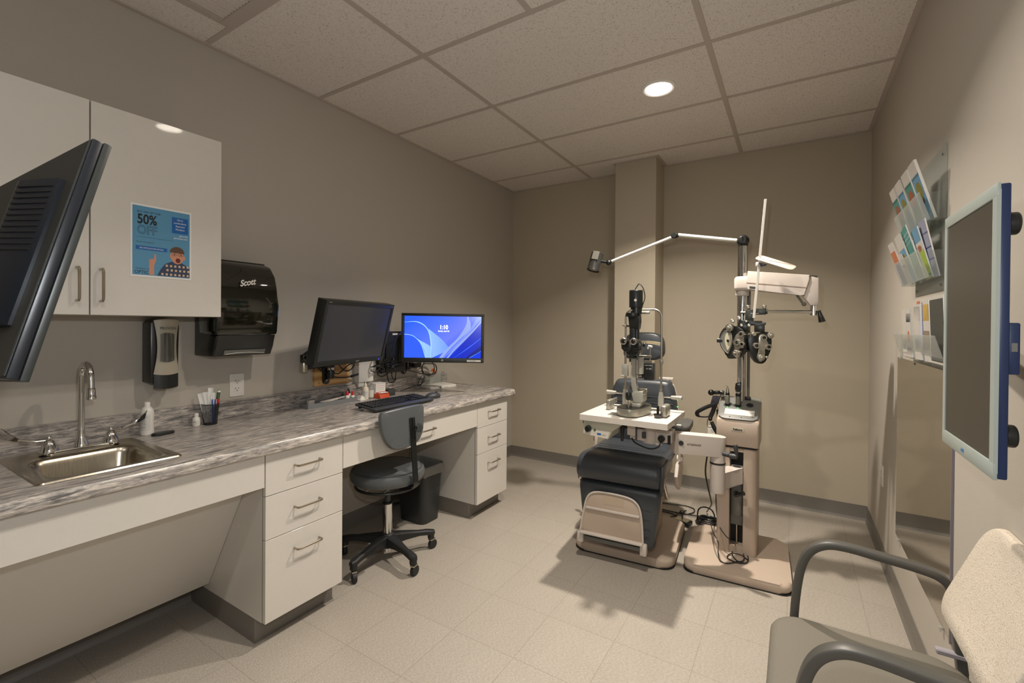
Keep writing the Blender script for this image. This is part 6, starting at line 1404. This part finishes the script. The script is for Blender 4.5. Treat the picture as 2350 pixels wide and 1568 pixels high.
# upright display on the right wall: white frame, blue shell
t = thing('display', 'upright white-framed display with blue side on right wall', 'display', (2.72, -2.615, 1.05))
nv = mat('deep_blue_shell', '16294f', .4); fr = mat('pale_aqua_frame', '9da59f', .4)
dx0, dy0, dy1, dz0, dz1 = 2.708, -2.776, -2.455, 1.050, 1.569
b = MB(); bw = .022
b.b2((dx0, dy0, dz0), (dx0+.006, dy1, dz0+.030), .002, 2); b.b2((dx0, dy0, dz1-.024), (dx0+.006, dy1, dz1), .002, 2); b.b2((dx0+.0004, dy0+.0003, dz0+.012), (dx0+.006, dy0+.021, dz1-.012)); b.b2((dx0+.0004, dy1-.018, dz0+.012), (dx0+.006, dy1-.0003, dz1-.012))
obj('frame', b, fr, t)
obj('screen', MB().b2((dx0+.0025, dy0+.018, dz0+.026), (dx0+.005, dy1-.016, dz1-.020)), mat('blank_olive_screen', '403c33', .4), t)
obj('back_shell', MB().b2((dx0+.005, dy0+.0015, dz0+.002), (dx0+.019, dy1-.0015, dz1-.002), .003, 2), nv, t)
obj('control_bump', MB().b2((dx0+.018, dy0+.008, 1.235), (dx0+.034, dy0+.12, 1.325), .003, 2), nv, t)
obj('port_mark', MB().b2((dx0+.0225, dy0+.0072, 1.275), (dx0+.030, dy0+.0082, 1.290)), mgrey, t)
text('lettering', 'M&S', .011, plane_M((dx0-.0003, -2.596, dz0+.010), (0, -1, 0), (0, 0, 1)), mat('logo_blue', '3f7fb5', .4), t, shear=.3)
for yy, zz in ((-2.745, 1.50), (-2.745, 1.125)): obj('rear_bumper', MB().cyl((dx0+.017, yy, zz), (dx0+.036, yy, zz), .020, seg=24, bev=.004), blk, t)
obj('wall_plate', MB().b2((W-.012, -2.33, 1.20), (W-.001, -2.20, 1.42), .003, 2), blk, t)
obj('swing_arm', MB().tube([(W-.03, -2.26, 1.31), (2.79, -2.32, 1.31), (2.742, -2.60, 1.31)], .018, 12).b2((2.726, -2.65, 1.26), (2.742, -2.55, 1.36), .003, 2), blk, t)

# ---------------------------------------------------------------- guest chair, lower right
t = thing('guest_chair', 'guest chair with beige mesh back and dark curved arms', 'chair', (2.58, -2.525, 0))
frm = mat('gunmetal_tube', '55534e', .42, .2); seatf = mat('taupe_grey_upholstery', '6d685d', .8, noise=.10, nscale=350, bump=.3, bscale=700)
def armtube(y_, name='arm'):
    pts = [(2.418, y_, .40), (2.424, y_, .50), (2.436, y_, .590), (2.458, y_, .645), (2.496, y_, .674), (2.545, y_, .680), (2.62, y_, .674), (2.70, y_, .666), (2.745, y_, .655), (2.768, y_, .628), (2.774, y_, .58), (2.792, y_, .42)]
    return obj(name, MB().tube(pts, .0165, 16, smooth=5, sc=(.95, .70), sq=.45), frm, t)
armtube(-2.268); armtube(-2.782)
for y_ in (-2.268, -2.782):
    obj('leg', MB().tube([(2.418, y_, .41), (2.41, y_, .2), (2.40, y_, .012)], .012, 12), frm, t)
    obj('leg', MB().tube([(2.792, y_, .43), (2.805, y_, .2), (2.815, y_, .012)], .012, 12), frm, t)
    for x_ in (2.40, 2.815): obj('foot_pad', MB().cyl((x_, y_, 0), (x_, y_, .014), .015, seg=16), blk, t)
obj('seat_rail', MB().tube([(2.42, -2.268, .405), (2.42, -2.782, .405)], .010, 10).tube([(2.79, -2.268, .405), (2.79, -2.782, .405)], .010, 10), frm, t)
def seatf_(u, v):
    # u around, v from rim to centre
    return None
sb = MB(); rr = [(p[0], p[1]) for p in rrect(.435, .478, .085, 8)]
lay = [(.93, .400), (.985, .408), (1.0, .425), (.995, .440), (.965, .452), (.90, .459), (.70, .463), (.35, .461), (0, .459)]
v = []
for s_, z_ in lay:
    v.append([sb.b.verts.new((2.578+a*s_, -2.525+b_*s_, z_+.004*(1-s_)*0-.006*max(0, (a*s_)/.22)*0)) for a, b_ in rr] if s_ else [sb.b.verts.new((2.578, -2.525, z_))])
for A, B in zip(v, v[1:]):
    for i in range(len(A)):
        j = (i+1) % len(A); sb.b.faces.new((A[i], A[j], B[0]) if len(B) == 1 else (A[i], A[j], B[j], B[i]))
sb.b.faces.new(v[0][::-1]); bmesh.ops.recalc_face_normals(sb.b, faces=sb.b.faces)
obj('seat', sb, seatf, t, sharp=60)
# mesh back, leaning and gently dished
def backpt(a, b_, d=0):
    # a: -1..1 across, b_: 0..1 up
    y_ = -2.522+a*.197; z_ = .598+b_*.242; x_ = 2.727+b_*.098+.018*(1-a*a)*.8+d
    return Vector((x_, y_, z_))
bp_ = MB(); out = rrect(2, 1, .22, 8)
out = []
for cx_, cy_, a0 in ((1-.24, 1-.22, 0), (-1+.24, 1-.22, 90), (-1+.24, .22, 180), (1-.24, .22, 270)):
    for i in range(9): q = math.radians(a0+90*i/8); out.append((cx_+.24*math.cos(q), cy_+.22*math.sin(q)))
v = []
for s_, d in ((1, .014), (1.005, .007), (.995, .0), (.97, -.003), (.8, -.002), (.6, 0), (.3, 0), (0, 0)):
    v.append([bp_.b.verts.new(backpt(a*s_, .5+(b_-.5)*s_, d)) for a, b_ in out] if s_ else [bp_.b.verts.new(backpt(0, .5, d))])
for A, B in zip(v, v[1:]):
    for i in range(len(A)):
        j = (i+1) % len(A); bp_.b.faces.new((A[i], A[j], B[0]) if len(B) == 1 else (A[i], A[j], B[j], B[i]))
v2 = [bp_.b.verts.new(backpt(a*.9, .5+(b_-.5)*.9, .016)) for a, b_ in out]
for i in range(len(out)): j = (i+1) % len(out); bp_.b.faces.new((v[0][j], v[0][i], v2[i], v2[j]))
bp_.b.faces.new(v2); bmesh.ops.recalc_face_normals(bp_.b, faces=bp_.b.faces)
obj('backrest', bp_, m_knit(), t, sharp=60)
lb = mat('lilac_grey_bracket', '9a949a', .4)
for y_, q in ((-2.30, 1), (-2.75, -1)): obj('back_bracket', MB().tube([(2.765, y_-.02*q, .63), (2.778, y_+.03*q, .60)], .007, 8), lb, t)
obj('seat_bracket', MB().box((2.768, -2.275, .462), (.06, .02, .014), .003, 1), lb, t)
for o in list(bpy.data.objects):
    if 'w' in o: del o['w']
